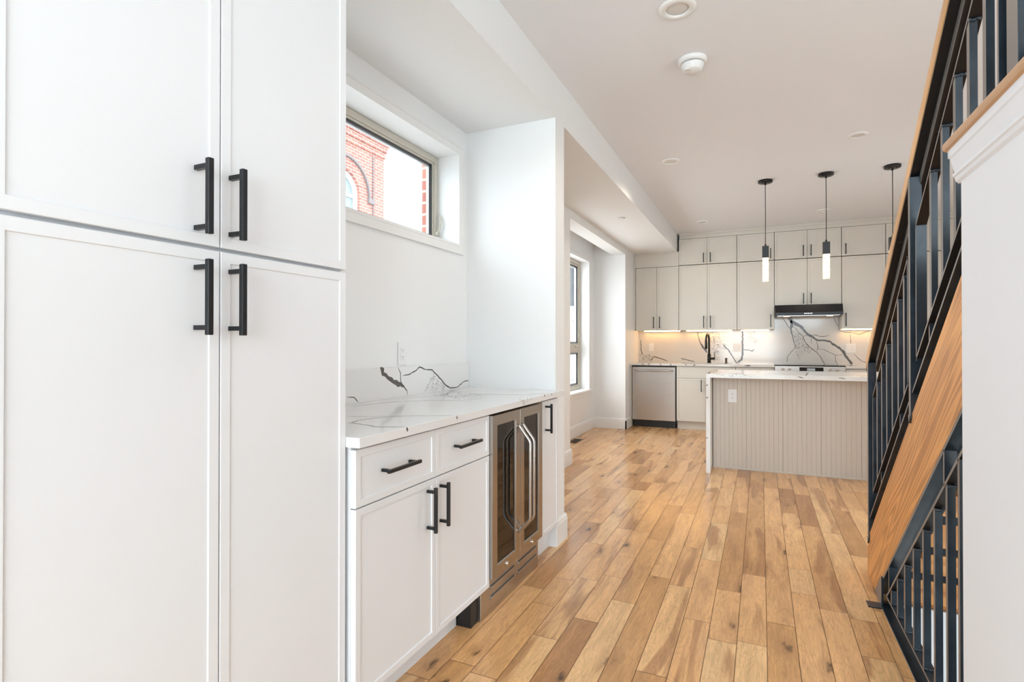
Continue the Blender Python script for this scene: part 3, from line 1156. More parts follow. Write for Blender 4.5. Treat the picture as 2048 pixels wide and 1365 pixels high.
# ------------------------------------------------------------------ niche counter
t = thing('countertop', 'white quartz countertop with grey veins and low splash below the small window', 'countertop', (-1.38, 2.1, 0.884))
mb = MB()
mb.box(-1.699, -1.05, 1.236, 3.009, 0.884, 0.914, 0.0015)
mb.box(-1.098, -1.05, 3.0085, 3.026, 0.884, 0.914, 0.001)
for v in V_TOP:
    ribbon(mb, v, 'Z', 0.9143, 2.2)
for k, (dx, dy) in enumerate(((0.02, 0.32), (0.12, 0.62))):
    pl = [(a + dx * 0.3, min(b + dy, 2.95), w) for a, b, w in V_TOP[0]]
    ribbon(mb, pl, 'Z', 0.9143, 1.2)
speckle(mb, S_TOP[0], 'Z', 0.9143, 110, 0.010, 3)
for (y0, z0), (y1, z1) in [E_TOP[0], E_TOP[1], E_TOP[4], E_TOP[5]]:
    ribbon(mb, [(y0, 0.9125, 0.006), ((y0 + y1) / 2 + 0.003, (z0 + z1) / 2, 0.008), (y1, z1, 0.004)], 'X', -1.0497)
speckle(mb, [(2.384, 0.912), (2.53, 0.912), (2.53, 0.902), (2.40, 0.887)], 'X', -1.0497, 16, 0.006, 4)
mb.build('slab', ['quartz', 'quartz_vein'], t)
mb = MB()
mb.box(-1.699, -1.68, 1.241, 3.009, 0.914, 1.068, 0.001)
for v in V_NICHE:
    v = [(a, max(b, 0.9145), w) for a, b, w in v]
    ribbon(mb, v, 'X', -1.6797)
speckle(mb, S_NICHE[0], 'X', -1.6797, 60, 0.006, 5)
mb.build('backsplash', ['quartz', 'quartz_vein'], t)


def outlet(side, base, u, v, wide, label, group, switch=False, w=0.07, h=0.118):
    t = thing('wall_outlet', label, 'outlet', SP(side, base, u, v - h / 2, 0), group)
    mb = MB()
    ww = w * (1.68 if wide else 1)
    sbox(mb, side, base, u - ww / 2, u + ww / 2, v - h / 2, v + h / 2, 0.0002, 0.006, 0.0018)
    mb.build('cover_plate', 'white_plastic', t)
    cs = [u] if not wide else [u - 0.023, u + 0.023]
    for k, c in enumerate(cs):
        mb = MB()
        sbox(mb, side, base, c - 0.017, c + 0.017, v - 0.034, v + 0.034, 0.005, 0.0075, 0.001)
        if wide and k == 0:
            sbox(mb, side, base, c - 0.010, c + 0.010, v - 0.024, v + 0.024, 0.007, 0.0105, 0.001)
            mb.build('switch', 'white_plastic', t)
            continue
        for s in (-1, 1):
            sbox(mb, side, base, c - 0.008, c - 0.0058, v + s * 0.018 - 0.003, v + s * 0.018 + 0.005, 0.0074, 0.0078, 0, 1)
            sbox(mb, side, base, c + 0.0058, c + 0.008, v + s * 0.018 - 0.003, v + s * 0.018 + 0.005, 0.0074, 0.0078, 0, 1)
            sbox(mb, side, base, c - 0.0022, c + 0.0022, v + s * 0.018 - 0.011, v + s * 0.018 - 0.007, 0.0074, 0.0078, 0, 1)
        mb.build('socket', ['white_plastic', 'black_plastic'], t)
    return t


outlet('L', -1.70, 2.325, 1.136, False, 'white duplex outlet on the wall above the niche splash', None)

# ------------------------------------------------------------------ kitchen uppers
UY = 8.12


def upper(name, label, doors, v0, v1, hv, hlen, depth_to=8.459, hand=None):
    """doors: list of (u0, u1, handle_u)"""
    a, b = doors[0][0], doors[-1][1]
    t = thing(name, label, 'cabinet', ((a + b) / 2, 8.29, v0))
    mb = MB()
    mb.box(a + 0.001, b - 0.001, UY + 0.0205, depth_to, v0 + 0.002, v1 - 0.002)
    mb.build('carcass', 'paint_warm_lit', t)
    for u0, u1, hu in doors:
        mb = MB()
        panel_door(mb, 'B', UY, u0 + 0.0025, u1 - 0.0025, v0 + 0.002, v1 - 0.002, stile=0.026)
        d = mb.build('door', 'paint_warm_lit', t)
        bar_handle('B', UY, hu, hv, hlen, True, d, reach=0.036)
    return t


upper('wall_cabinet', 'shorter two-door white wall cabinet at the left corner above the dishwasher', [(-1.695, -1.386, -1.432), (-1.386, -1.077, -1.346)], 1.385, 2.314, 1.502, 0.17)
upper('wall_cabinet', 'two-door white wall cabinet above the black faucet', [(-1.075, -0.689, -0.735), (-0.689, -0.301, -0.644)], 1.385, 2.318, 1.502, 0.17)
upper('wall_cabinet', 'single-door white wall cabinet left of the black range hood', [(-0.299, 0.167, 0.122)], 1.385, 2.318, 1.502, 0.17)
upper('wall_cabinet', 'two-door white wall cabinet directly over the black range hood', [(0.169, 0.557, 0.513), (0.557, 0.947, 0.602)], 1.702, 2.318, 1.79, 0.14)
upper('wall_cabinet', 'single-door white wall cabinet right of the black range hood', [(0.950, 1.423, 0.993)], 1.385, 2.318, 1.502, 0.17)
upper('wall_cabinet', 'white wall cabinet partly hidden behind the stair railing', [(1.426, 1.880, 1.470), (1.880, 2.330, 2.29)], 1.385, 2.318, 1.502, 0.17)
upper('top_cabinet', 'small two-door top cabinet over the faucet cabinet', [(-1.075, -0.689, -0.735), (-0.689, -0.301, -0.644)], 2.324, 2.697, 2.412, 0.137)
upper('top_cabinet', 'small single-door top cabinet behind the left pendant light', [(-0.299, 0.167, 0.122)], 2.324, 2.697, 2.412, 0.137)
upper('top_cabinet', 'small two-door top cabinet in line with the range hood', [(0.169, 0.557, 0.513), (0.557, 0.947, 0.602)], 2.324, 2.697, 2.423, 0.145)
upper('top_cabinet', 'small single-door top cabinet right of the middle pendant light', [(0.950, 1.423, 0.993)], 2.324, 2.697, 2.412, 0.137)
upper('top_cabinet', 'small top cabinet partly hidden behind the stair railing', [(1.426, 1.880, 1.470), (1.880, 2.330, 2.29)], 2.324, 2.697, 2.412, 0.137)

for (a, b, lab) in ((-1.62, -1.10, 'led strip glowing under the left corner wall cabinet'), (-1.00, -0.38, 'led strip glowing above the black faucet'),
                    (-0.25, 0.10, 'led strip glowing under the wall cabinet left of the hood'), (0.98, 1.39, 'led strip glowing under the wall cabinet right of the hood'),
                    (1.5, 2.2, 'led strip glowing under the wall cabinet behind the stair railing')):
    mb = MB()
    mb.box(a, b, 8.385, 8.397, 1.377, 1.3868, 0.001, 0)
    mb.box(a - 0.01, b + 0.01, 8.397, 8.403, 1.374, 1.3868, 0, 1)
    tag(mb.build('light_strip', ['led_strip', 'white_plastic']), lab, 'light strip')

# ------------------------------------------------------------------ range hood
t = thing('range_hood', 'black under-cabinet range hood with five control buttons', 'range hood', (0.555, 8.2, 1.555))
mb = MB()
mb.prism([(7.985, 1.701), (7.94, 1.60), (7.94, 1.560), (8.438, 1.560), (8.438, 1.701)], 'X', 0.170, 0.944, 0.003)
mb.build('hood_body', 'black_metal', t)
mb = MB()
mb.box(0.20, 0.91, 7.955, 8.42, 1.553, 1.5605)
mb.build('filter', 'stainless', t)
for x in (0.31, 0.80):
    mb = MB()
    mb.box(x - 0.035, x + 0.035, 7.965, 7.99, 1.548, 1.5535)
    mb.build('lamp', 'hood_lamp', t)
for k in range(5):
    x = 0.517 + k * 0.0195
    mb = MB()
    mb.cyl((x, 7.9385, 1.583), 0.0062, 0.004, 'Y', 14)
    mb.build('button', 'led_dots', t)

# ------------------------------------------------------------------ backsplash, counters
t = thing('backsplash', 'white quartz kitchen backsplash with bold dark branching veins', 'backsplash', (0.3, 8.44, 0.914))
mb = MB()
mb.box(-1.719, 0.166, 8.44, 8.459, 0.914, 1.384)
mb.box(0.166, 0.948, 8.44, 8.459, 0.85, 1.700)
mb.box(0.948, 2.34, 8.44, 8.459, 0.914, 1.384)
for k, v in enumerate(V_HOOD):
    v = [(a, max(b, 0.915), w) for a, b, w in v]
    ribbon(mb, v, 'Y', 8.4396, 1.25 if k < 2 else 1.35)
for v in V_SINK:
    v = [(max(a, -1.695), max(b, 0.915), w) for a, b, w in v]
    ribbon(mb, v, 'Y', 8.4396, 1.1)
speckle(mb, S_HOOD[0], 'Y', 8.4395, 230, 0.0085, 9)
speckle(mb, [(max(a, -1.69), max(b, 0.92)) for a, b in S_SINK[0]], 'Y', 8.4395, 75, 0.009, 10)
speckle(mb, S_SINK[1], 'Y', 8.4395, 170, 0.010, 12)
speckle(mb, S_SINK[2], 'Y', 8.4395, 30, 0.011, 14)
mb.build('slab', ['quartz_warm_lit', 'quartz_vein'], t)

BY = 7.84


def edge_marks(mb, pts, y, z0, z1, rnd):
    for x in pts:
        ribbon(mb, [(x, z1 - 0.001, 0.008), (x + rnd.uniform(-.02, .03), (z0 + z1) / 2, 0.012), (x + rnd.uniform(-.03, .03), z0 + 0.003, 0.005)], 'Y', y)


t = thing('countertop', 'white quartz kitchen counter from the left corner to the range', 'countertop', (-0.75, 8.1, 0.884))
mb = MB()
mb.box(-1.719, -1.02, 7.805, 8.439, 0.884, 0.914, 0.001)
mb.box(-1.02, -0.36, 7.805, 7.90, 0.884, 0.914, 0.001)
mb.box(-1.02, -0.36, 8.25, 8.439, 0.884, 0.914, 0.001)
mb.box(-0.36, 0.160, 7.805, 8.439, 0.884, 0.914, 0.001)
edge_marks(mb, (-1.55, -1.43, -1.30, -1.15, -0.95, -0.83), 7.8047, 0.884, 0.914, random.Random(2))
speckle(mb, [(-1.69, 7.82), (-1.05, 7.82), (-1.05, 8.42), (-1.69, 8.42)], 'Z', 0.9143, 80, 0.014, 22)
ribbon(mb, [(-0.20, 0.911, 0.008), (-0.12, 0.902, 0.010), (-0.20, 0.890, 0.006)], 'Y', 7.8047)
mb.build('slab', ['quartz_warm_lit', 'quartz_vein'], t)
mb = MB()
for (x0, x1, y0, y1) in ((-1.02, -1.01, 7.90, 8.25), (-0.37, -0.36, 7.90, 8.25), (-1.02, -0.36, 7.90, 7.91), (-1.02, -0.36, 8.24, 8.25)):
    mb.box(x0, x1, y0, y1, 0.70, 0.883)
mb.box(-1.02, -0.36, 7.90, 8.25, 0.69, 0.70)
mb.build('sink_bowl', 'stainless', t)
t = thing('countertop', 'white quartz kitchen counter right of the range', 'countertop', (1.65, 8.1, 0.884))
mb = MB()
mb.box(0.952, 2.34, 7.805, 8.439, 0.884, 0.914, 0.001)
ribbon(mb, [(1.02, 7.9, 0.02), (1.10, 8.05, 0.02), (1.03, 8.2, 0.02), (1.04, 8.43, 0.03)], 'Z', 0.9143)
mb.build('slab', ['quartz_warm_lit', 'quartz_vein'], t)

# ------------------------------------------------------------------ dishwasher
t = thing('dishwasher', 'stainless steel dishwasher with bowed towel-bar handle', 'dishwasher', (-1.39, 8.1, 0))
mb = MB()
mb.box(-1.694, -1.080, 7.875, 8.43, 0.10, 0.872)
mb.box(-1.680, -1.092, 7.90, 7.93, 0.0, 0.10)
mb.build('tub', 'black_plastic', t)
mb = MB()
mb.box(-1.688, -1.088, 7.836, 7.875, 0.103, 0.862, 0.004)
d = mb.build('door', 'stainless', t)
mb = MB()
pts = [(-1.652, 7.838, 0.812)]
for k in range(13):
    u = k / 12
    pts.append((-1.645 + u * 0.514, 7.812 - 0.022 * math.sin(math.pi * u), 0.812))
pts.append((-1.124, 7.838, 0.812))
mb.tube(pts, 0.012, 14)
mb.build('handle', 'stainless', d)

# ------------------------------------------------------------------ kitchen bases
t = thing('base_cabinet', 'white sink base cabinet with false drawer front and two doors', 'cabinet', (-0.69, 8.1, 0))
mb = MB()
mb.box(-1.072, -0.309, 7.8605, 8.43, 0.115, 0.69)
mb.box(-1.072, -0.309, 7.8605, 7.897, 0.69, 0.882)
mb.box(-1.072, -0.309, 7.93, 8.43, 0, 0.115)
mb.build('carcass', 'paint_warm_lit', t)
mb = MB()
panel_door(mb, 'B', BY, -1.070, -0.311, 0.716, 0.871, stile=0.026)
mb.build('false_drawer_front', 'paint_warm_lit', t)
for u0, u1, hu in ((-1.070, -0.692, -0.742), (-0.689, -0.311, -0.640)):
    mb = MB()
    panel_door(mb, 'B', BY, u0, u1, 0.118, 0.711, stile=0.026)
    d = mb.build('door', 'paint_warm_lit', t)
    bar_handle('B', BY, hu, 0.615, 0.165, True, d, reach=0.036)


def drawer_base(label, a, b):
    t = thing('base_cabinet', label, 'cabinet', ((a + b) / 2, 8.1, 0))
    mb = MB()
    mb.box(a + 0.001, b - 0.001, 7.8605, 8.43, 0.115, 0.882)
    mb.box(a + 0.001, b - 0.001, 7.93, 8.43, 0, 0.115)
    mb.build('carcass', 'paint_warm_lit', t)
    for v0, v1 in ((0.716, 0.871), (0.420, 0.711), (0.118, 0.415)):
        mb = MB()
        panel_door(mb, 'B', BY, a + 0.003, b - 0.003, v0, v1, stile=0.026)
        d = mb.build('drawer', 'paint_warm_lit', t)
        bar_handle('B', BY, (a + b) / 2, (v0 + v1) / 2, 0.16, False, d, reach=0.036)


drawer_base('white drawer base cabinet between the sink cabinet and the range', -0.306, 0.158)
drawer_base('white drawer base cabinet right of the range behind the island', 0.954, 1.44)
drawer_base('white drawer base cabinet at the far right behind the stair', 1.442, 2.33)

# ------------------------------------------------------------------ range
t = thing('range', 'stainless slide-in range with black glass cooktop behind the island', 'stove', (0.555, 8.1, 0))
mb = MB()
mb.box(0.163, 0.949, 7.845, 8.43, 0.03, 0.895)
mb.build('oven_body', 'stainless_dark', t)
mb = MB()
mb.box(0.163, 0.949, 7.80, 8.438, 0.905, 0.919, 0.002)
mb.build('cooktop', 'black_glass', t)
mb = MB()
mb.prism([(7.845, 0.81), (7.800, 0.815), (7.800, 0.905), (8.10, 0.905), (8.10, 0.81)], 'X', 0.163, 0.949, 0.002)
cp = mb.build('control_panel', 'stainless', t)
mb = MB()
mb.box(0.445, 0.712, 7.796, 7.8005, 0.832, 0.893, 0.001)
mb.box(0.53, 0.62, 7.7955, 7.797, 0.848, 0.880, 0, 1)
mb.build('display', ['black_glass', 'display'], cp)
for x in (0.255, 0.331, 0.786, 0.861):
    mb = MB()
    mb.cyl((x, 7.770, 0.861), 0.019, 0.030, 'Y', 20, r2=0.022)
    mb.cyl((x, 7.764, 0.861), 0.012, 0.008, 'Y', 16)
    mb.build('knob', 'chrome', cp)
mb = MB()
mb.box(0.168, 0.944, 7.815, 7.845, 0.19, 0.79, 0.003)
mb.box(0.27, 0.84, 7.812, 7.816, 0.33, 0.66, 0.001, 1)
d = mb.build('oven_door', ['stainless', 'black_glass'], t)
mb = MB()
mb.tube([(0.22, 7.816, 0.745), (0.22, 7.775, 0.745), (0.892, 7.775, 0.745), (0.892, 7.816, 0.745)], 0.012, 12)
mb.build('handle', 'stainless', d)
mb = MB()
mb.box(0.168, 0.944, 7.818, 7.845, 0.04, 0.18, 0.003)
mb.build('drawer', 'stainless', t)

# ------------------------------------------------------------------ faucet, soap pump
t = thing('kitchen_faucet', 'tall matte black pull-down kitchen faucet on the back counter', 'faucet', (-0.681, 8.31, 0.914))
mb = MB()
mb.cyl((-0.681, 8.31, 0.914), 0.030, 0.008)
mb.cyl((-0.681, 8.31, 0.920), 0.024, 0.125)
mb.build('base', 'black_metal', t)
mb = MB()
pts = [(-0.681, 8.31, 1.04), (-0.681, 8.31, 1.22)]
for k in range(1, 13):
    a = math.pi * k / 12
    pts.append((-0.681 - 0.022 * (1 - math.cos(a)) / 2, 8.31 - 0.105 * (1 - math.cos(a)), 1.235 + 0.095 * math.sin(a)))
mb.tube(pts, 0.0135, 14)
mb.build('spout', 'black_metal', t)
mb = MB()
mb.cyl((-0.703, 8.10, 1.118), 0.018, 0.122, r2=0.0155)
mb.build('spray_head', 'black_metal', t)
mb = MB()
mb.cyl((-0.665, 8.31, 0.978), 0.018, 0.062, 'X', 18)
mb.tube([(-0.608, 8.31, 0.985), (-0.608, 8.308, 1.06)], 0.005, 8)
mb.build('lever', 'black_metal', t)
t = thing('soap_dispenser', 'small black soap dispenser pump right of the faucet', 'soap dispenser', (-0.453, 8.31, 0.914))
mb = MB()
mb.cyl((-0.453, 8.31, 0.914), 0.023, 0.006)
mb.cyl((-0.453, 8.31, 0.919), 0.011, 0.058)
mb.build('stem', 'black_metal', t)
mb = MB()
mb.cyl((-0.453, 8.31, 0.974), 0.013, 0.014)
mb.tube([(-0.453, 8.31, 0.981), (-0.453, 8.25, 0.979), (-0.453, 8.235, 0.972)], 0.005, 8)
mb.build('nozzle', 'black_metal', t)

outlet('B', 8.44, -1.523, 1.141, False, 'white outlet on the backsplash above the dishwasher', None)
outlet('B', 8.44, -0.309, 1.137, True, 'double white switch and outlet plate on the backsplash right of the faucet', None)
outlet('B', 8.44, 1.084, 1.132, True, 'double white switch and outlet plate on the backsplash right of the range hood', None)

# ------------------------------------------------------------------ island
IY = 5.563
t = thing('kitchen_island', 'kitchen island with beige beadboard front panel', 'kitchen island', (0.6, 5.9, 0))
mb = MB()
prof = []
x = -0.420
xr = 1.58
gro = []
g = -0.126 - 0.307
while g < xr:
    for k in range(8):
        gx = g + k * 0.307 / 8
        if gx > x + 0.012 and gx < xr - 0.012:
            gro.append((gx, 0.0035 if k == 0 else 0.0045, 0.005 if k == 0 else 0.0025))
    g += 0.307
prof.append((x, IY))
for gx, hw, dp in gro:
    prof += [(gx - hw, IY), (gx, IY + dp), (gx + hw, IY)]
prof.append((xr, IY))
bm = mb.bm
lo = [bm.verts.new((a, b, 0.012)) for a, b in prof]
hi = [bm.verts.new((a, b, 0.877)) for a, b in prof]
for i in range(len(prof) - 1):
    bm.faces.new([lo[i], lo[i + 1], hi[i + 1], hi[i]])
mb.box(x, xr, IY + 0.006, IY + 0.02, 0.0, 0.877)
mb.box(x, xr, IY - 0.005, IY + 0.006, 0.0, 0.014, 0.001)
mb.box(x, x + 0.016, IY - 0.006, IY + 0.004, 0.014, 0.877, 0.001)
mb.build('beadboard_panel', 'island_paint', t)
mb = MB()
mb.box(x, xr, IY + 0.021, 6.16, 0.10, 0.877)
mb.box(x + 0.01, xr - 0.01, IY + 0.021, 6.10, 0.0, 0.10)
mb.build('carcass', 'cabinet_paint', t)
for k in range(3):
    a = x + 0.01 + k * 0.662
    for s in range(2):
        mb = MB()
        mb.box(a + s * 0.329, a + s * 0.329 + 0.325, 6.16, 6.179, 0.11, 0.865, 0.001)
        mb.build('door', 'cabinet_paint', t)
t = thing('countertop', 'white quartz waterfall countertop wrapping over the island', 'countertop', (0.6, 5.8, 0.877))
mb = MB()
mb.box(-0.461, 1.62, 5.283, 6.20, 0.877, 0.914, 0.0015)
rn = random.Random(8)
for (x0, y0, pts) in ((-0.44, 5.29, None),):
    ribbon(mb, [(-0.45, 5.33, 0.012), (-0.32, 5.40, 0.016), (-0.20, 5.36, 0.012), (-0.05, 5.42, 0.010)], 'Z', 0.9143)
    ribbon(mb, [(-0.455, 5.40, 0.010), (-0.40, 5.75, 0.012), (-0.42, 6.15, 0.010)], 'Z', 0.9143)
    ribbon(mb, [(0.02, 5.32, 0.008), (-0.04, 5.7, 0.010), (0.0, 6.15, 0.010)], 'Z', 0.9143)
    ribbon(mb, [(0.35, 5.30, 0.012), (0.40, 5.8, 0.014), (0.32, 6.19, 0.012)], 'Z', 0.9143)
    ribbon(mb, [(0.75, 5.30, 0.006), (0.9, 5.8, 0.008), (1.1, 6.19, 0.008)], 'Z', 0.9143)
    speckle(mb, [(-0.44, 5.29), (0.10, 5.29), (-0.1, 5.7), (-0.42, 5.9)], 'Z', 0.9143, 60, 0.012, 31)
speckle(mb, [(-0.42, 0.908), (-0.10, 0.908), (-0.08, 0.885), (-0.30, 0.882)], 'Y', 5.2827, 26, 0.006, 33)
for xx in (0.31, 0.62, 1.1):
    ribbon(mb, [(xx - 0.03, 0.903, 0.004), (xx, 0.899, 0.007), (xx + 0.025, 0.893, 0.003)], 'Y', 5.2827)
mb.build('slab', ['quartz', 'quartz_vein'], t)
for (a, b, m) in ((-0.461, -0.424, 1), (1.583, 1.62, 0)):
    mb = MB()
    mb.box(a, b, 5.283, 6.20, 0.0, 0.877, 0.0015)
    if m:
        for z in (0.80, 0.685, 0.315):
            ribbon(mb, [(a + 0.001, z, 0.006), (a + 0.012, z + 0.012, 0.009), (a + 0.02, z + 0.008, 0.004)], 'Y', 5.2827)
    mb.build('waterfall_leg', ['quartz', 'quartz_vein'], t)
outlet('B', IY, -0.247, 0.695, False, 'white duplex outlet on the beadboard island front', None, w=0.078, h=0.125)

# ------------------------------------------------------------------ pendants


def pendant(x, y, label):
    t = thing('pendant_light', label, 'pendant light', (x, y, CEIL), 'pendant lights over the island')
    mb = MB()
    mb.lathe((x, y, CEIL), [(0.0, -0.024), (0.060, -0.024), (0.065, -0.020), (0.066, 0.0), (0.0, 0.0)], 36)
    for s in (-1, 1):
        mb.cyl((x + s * 0.028, y - 0.02, CEIL - 0.031), 0.006, 0.008, 'Z', 12)
    mb.build('canopy', 'black_metal', t)
    mb = MB()
    mb.cyl((x, y, CEIL - 0.045), 0.008, 0.022, 'Z', 12)
    mb.tube([(x, y, CEIL - 0.03), (x + 0.001, y, 2.45), (x, y, 2.15)], 0.0032, 8)
    mb.build('cord', 'black_metal', t)
    mb = MB()
    mb.cyl((x, y, 2.136), 0.008, 0.022, 'Z', 12)
    mb.box(x - 0.029, x + 0.029, y - 0.029, y + 0.029, 2.025, 2.138, 0.0015)
    mb.build('socket_housing', 'black_metal', t)
    mb = MB()
    mb.box(x - 0.027, x + 0.027, y - 0.027, y + 0.027, 1.797, 2.025, 0.002)
    mb.build('glass_shade', 'bubble_glass', t)


pendant(0.043, 5.82, 'leftmost black pendant light with glowing bubble glass over the island')
pendant(0.556, 5.81, 'middle black pendant light with glowing bubble glass over the island')
pendant(1.070, 5.80, 'rightmost black pendant light whose shade is behind the stair handrail')

# ------------------------------------------------------------------ ceiling fixtures


def downlight(x, y, r, z, label, watts=14):
    t = thing('recessed_light', label, 'ceiling light', (x, y, z), 'recessed ceiling lights')
    mb = MB()
    mb.lathe((x, y, z), [(r, 0.0), (r, -0.004), (r * 0.93, -0.009), (r * 0.66, -0.012), (r * 0.62, -0.008), (r * 0.60, 0.0)], 40)
    mb.build('trim_ring', 'trim_paint', t)
    mb = MB()
    mb.lathe((x, y, z), [(0, -0.007), (r * 0.45, -0.006), (r * 0.61, -0.002), (r * 0.61, 0.0)], 40)
    mb.build('lens', 'lens_plastic', t)
    spot_light('downlight_lamp', (x, y, z - 0.045), watts, (1.0, 0.86, 0.70))


simple('lens_plastic', (0.72, 0.71, 0.69), 0.15)
downlight(-0.356, 2.655, 0.086, CEIL, 'nearest recessed ceiling light at the top edge of the photo')
downlight(-0.71, 4.86, 0.080, CEIL, 'recessed ceiling light beside the left bulkhead, before the pendants')
downlight(0.674, 4.84, 0.072, CEIL, 'recessed ceiling light left of the stair handrail')
downlight(-0.681, 7.43, 0.080, CEIL, 'far recessed ceiling light near the top cabinets left of the pendants', 4)
downlight(0.682, 7.39, 0.072, CEIL, 'far recessed ceiling light behind the middle pendant cord', 4)

t = thing('smoke_detector', 'white round smoke detector on the ceiling', 'smoke detector', (-0.345, 3.175, CEIL))
mb = MB()
mb.lathe((-0.345, 3.175, CEIL), [(0.078, 0.0), (0.078, -0.012), (0.072, -0.020), (0.062, -0.024), (0.0, -0.024)], 40)
mb.build('base', 'white_plastic', t)
mb = MB()
mb.lathe((-0.345, 3.175, CEIL), [(0.057, -0.024), (0.057, -0.029), (0.0, -0.029)], 40)
mb.build('vent_slot', 'black_plastic', t)
mb = MB()
mb.lathe((-0.345, 3.175, CEIL), [(0.061, -0.028), (0.061, -0.034), (0.052, -0.060), (0.045, -0.066), (0.0, -0.068)], 40)
mb.build('cover', 'white_plastic', t)
mb = MB()
mb.lathe((-0.368, 3.150, CEIL - 0.064), [(0.022, 0.004), (0.021, -0.004), (0.017, -0.005), (0.016, -0.001), (0.0, -0.001)], 24)
mb.build('test_button', 'white_plastic', t)

t = thing('sprinkler_cover', 'small round concealed sprinkler cover on the low bulkhead', 'sprinkler', (-1.336, 5.70, SOF))
mb = MB()
mb.lathe((-1.336, 5.70, SOF - 0.004), [(0.030, 0), (0.030, -0.004), (0.026, -0.010), (0.0, -0.010)], 24)
mb.build('cover_plate', 'white_plastic', t)
mb = MB()
mb.lathe((-1.336, 5.70, SOF - 0.004), [(0.034, 0), (0.034, -0.003), (0.028, -0.003)], 24)
mb.build('ring', 'grey_plastic', t)

t = thing('floor_register', 'brown metal floor vent below the recess window', 'floor vent', (-2.06, 6.36, 0))
mb = MB()
mb.box(-2.125, -2.010, 6.215, 6.505, 0.0, 0.004, 0.001)
mb.build('frame', 'vent_brown', t)
mb = MB()
for k in range(12):
    y = 6.235 + k * 0.0215
    mb.box(-2.108, -2.027, y, y + 0.008, 0.004, 0.0055)
mb.build('louver', 'black_metal', t)

# ------------------------------------------------------------------ staircase rising towards the camera side
SL = 0.82


def zo(off, y):
    return SL * (off - y)


def ibar(mb, x0, x1, o0, o1, ya, yb, mi=0, floor=True):
    """bar parallel to the stair slope, between offsets o0 < o1, from y = ya (low end) to yb (high end)"""
    poly = []
    if floor and zo(o0, ya) < 0:
        poly.append((ya, 0.0))
        poly.append((min(ya, o0), 0.0))
    else:
        poly.append((ya, zo(o0, ya)))
    poly += [(yb, zo(o0, yb)), (yb, zo(o1, yb)), (ya, zo(o1, ya))]
    mb.prism(poly, 'X', x0, x1, 0, mi)


st = thing('staircase', 'steel and fir staircase with black flat-bar railing and wood handrail', 'staircase', (0.95, 3.1, 0))
YT = 1.36
for k, (xa, xb, cl) in enumerate(((0.53, 0.536, (0.500, 0.5295)), (1.42, 1.426, (1.4265, 1.456)))):
    mb = MB()
    ibar(mb, xa, xb, 3.08, 3.63, 3.33, YT)                  # web
    f0, f1 = (0.50, 0.578) if k == 0 else (1.378, 1.456)
    ibar(mb, f0, f1, 3.625, 3.64, 3.33, YT)                 # top flange
    ibar(mb, f0, f1, 3.08, 3.098, 3.095, YT)                # bottom flange
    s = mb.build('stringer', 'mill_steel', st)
    mb = MB()
    ibar(mb, cl[0], cl[1], 3.10, 3.54, 3.33, YT)
    mb.build('wood_cladding', 'fir_wood', s)
mb = MB()
mb.box(0.436, 0.578, 2.895, 2.955, 0.0, 0.006, 0.001)
mb.prism([(2.93, 0.006), (3.08, 0.006), (3.08, 0.016), (2.945, 0.13), (2.93, 0.13)], 'X', 0.492, 0.4995)
mb.build('foot_plate', 'mill_steel', st)

RISE, RUN = 0.18, 0.213
for k in range(0, 9):
    yk = 3.06 - RUN * k
    zk = RISE * k
    if k > 0:
        mb = MB()
        mb.box(0.582, 1.375, yk - 0.018, yk + RUN + 0.022, zk - 0.036, zk, 0.002)
        mb.build('tread', 'tread_wood', st)
        mb = MB()
        mb.box(0.582, 1.375, yk - 0.016, yk - 0.002, zk + 0.002, zk + 0.03)
        mb.build('tread_angle', 'black_metal', st)
    if k < 8:
        mb = MB()
        mb.box(0.582, 1.375, yk - 0.020, yk - 0.0005, zk + (0.031 if k else 0.0), zk + RISE + 0.014, 0.001)
        mb.build('riser', 'tread_wood', st)

# handrail
mb = MB()
ibar(mb, 0.500, 0.560, 4.612, 4.626, 3.34, 1.45)
for y in (3.05, 2.66, 2.28, 1.90):
    for x in (0.514, 0.548):
        mb.cyl((x, y, zo(4.612, y) - 0.004), 0.006, 0.004, 'Z', 12)
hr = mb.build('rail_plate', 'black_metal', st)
mb = MB()
ibar(mb, 0.5275, 0.5345, 4.555, 4.611, 3.26, 1.50)
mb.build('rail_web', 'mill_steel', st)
mb = MB()
mb.prism([(3.345, zo(4.629, 3.345)), (1.45, zo(4.629, 1.45)), (1.45, zo(4.70, 1.45)), (3.345, zo(4.70, 3.345))], 'X', 0.497, 0.563, 0.004)
mb.build('handrail', 'oak_rail', st)

# posts
for y, zb, w, d in ((3.275, 0.17, 0.036, 0.026), (2.415, 0.895, 0.036, 0.026)):
    mb = MB()
    mb.box(0.495, 0.495 + w, y - d / 2, y + d / 2, zo(3.50, y) if y > 3 else zb + 0.02, zo(4.612, y) - 0.006, 0.001)
    mb.prism([(y - d / 2, zb + 0.03), (y, zb), (y + d / 2, zb + 0.03)], 'X', 0.4925, 0.4995)
    mb.build('post', 'mill_steel', st)
mb = MB()
mb.box(0.500, 0.560, 1.50, 1.558, 1.30, zo(4.612, 1.53) - 0.03, 0.002)
mb.build('newel_post', 'mill_steel', st)


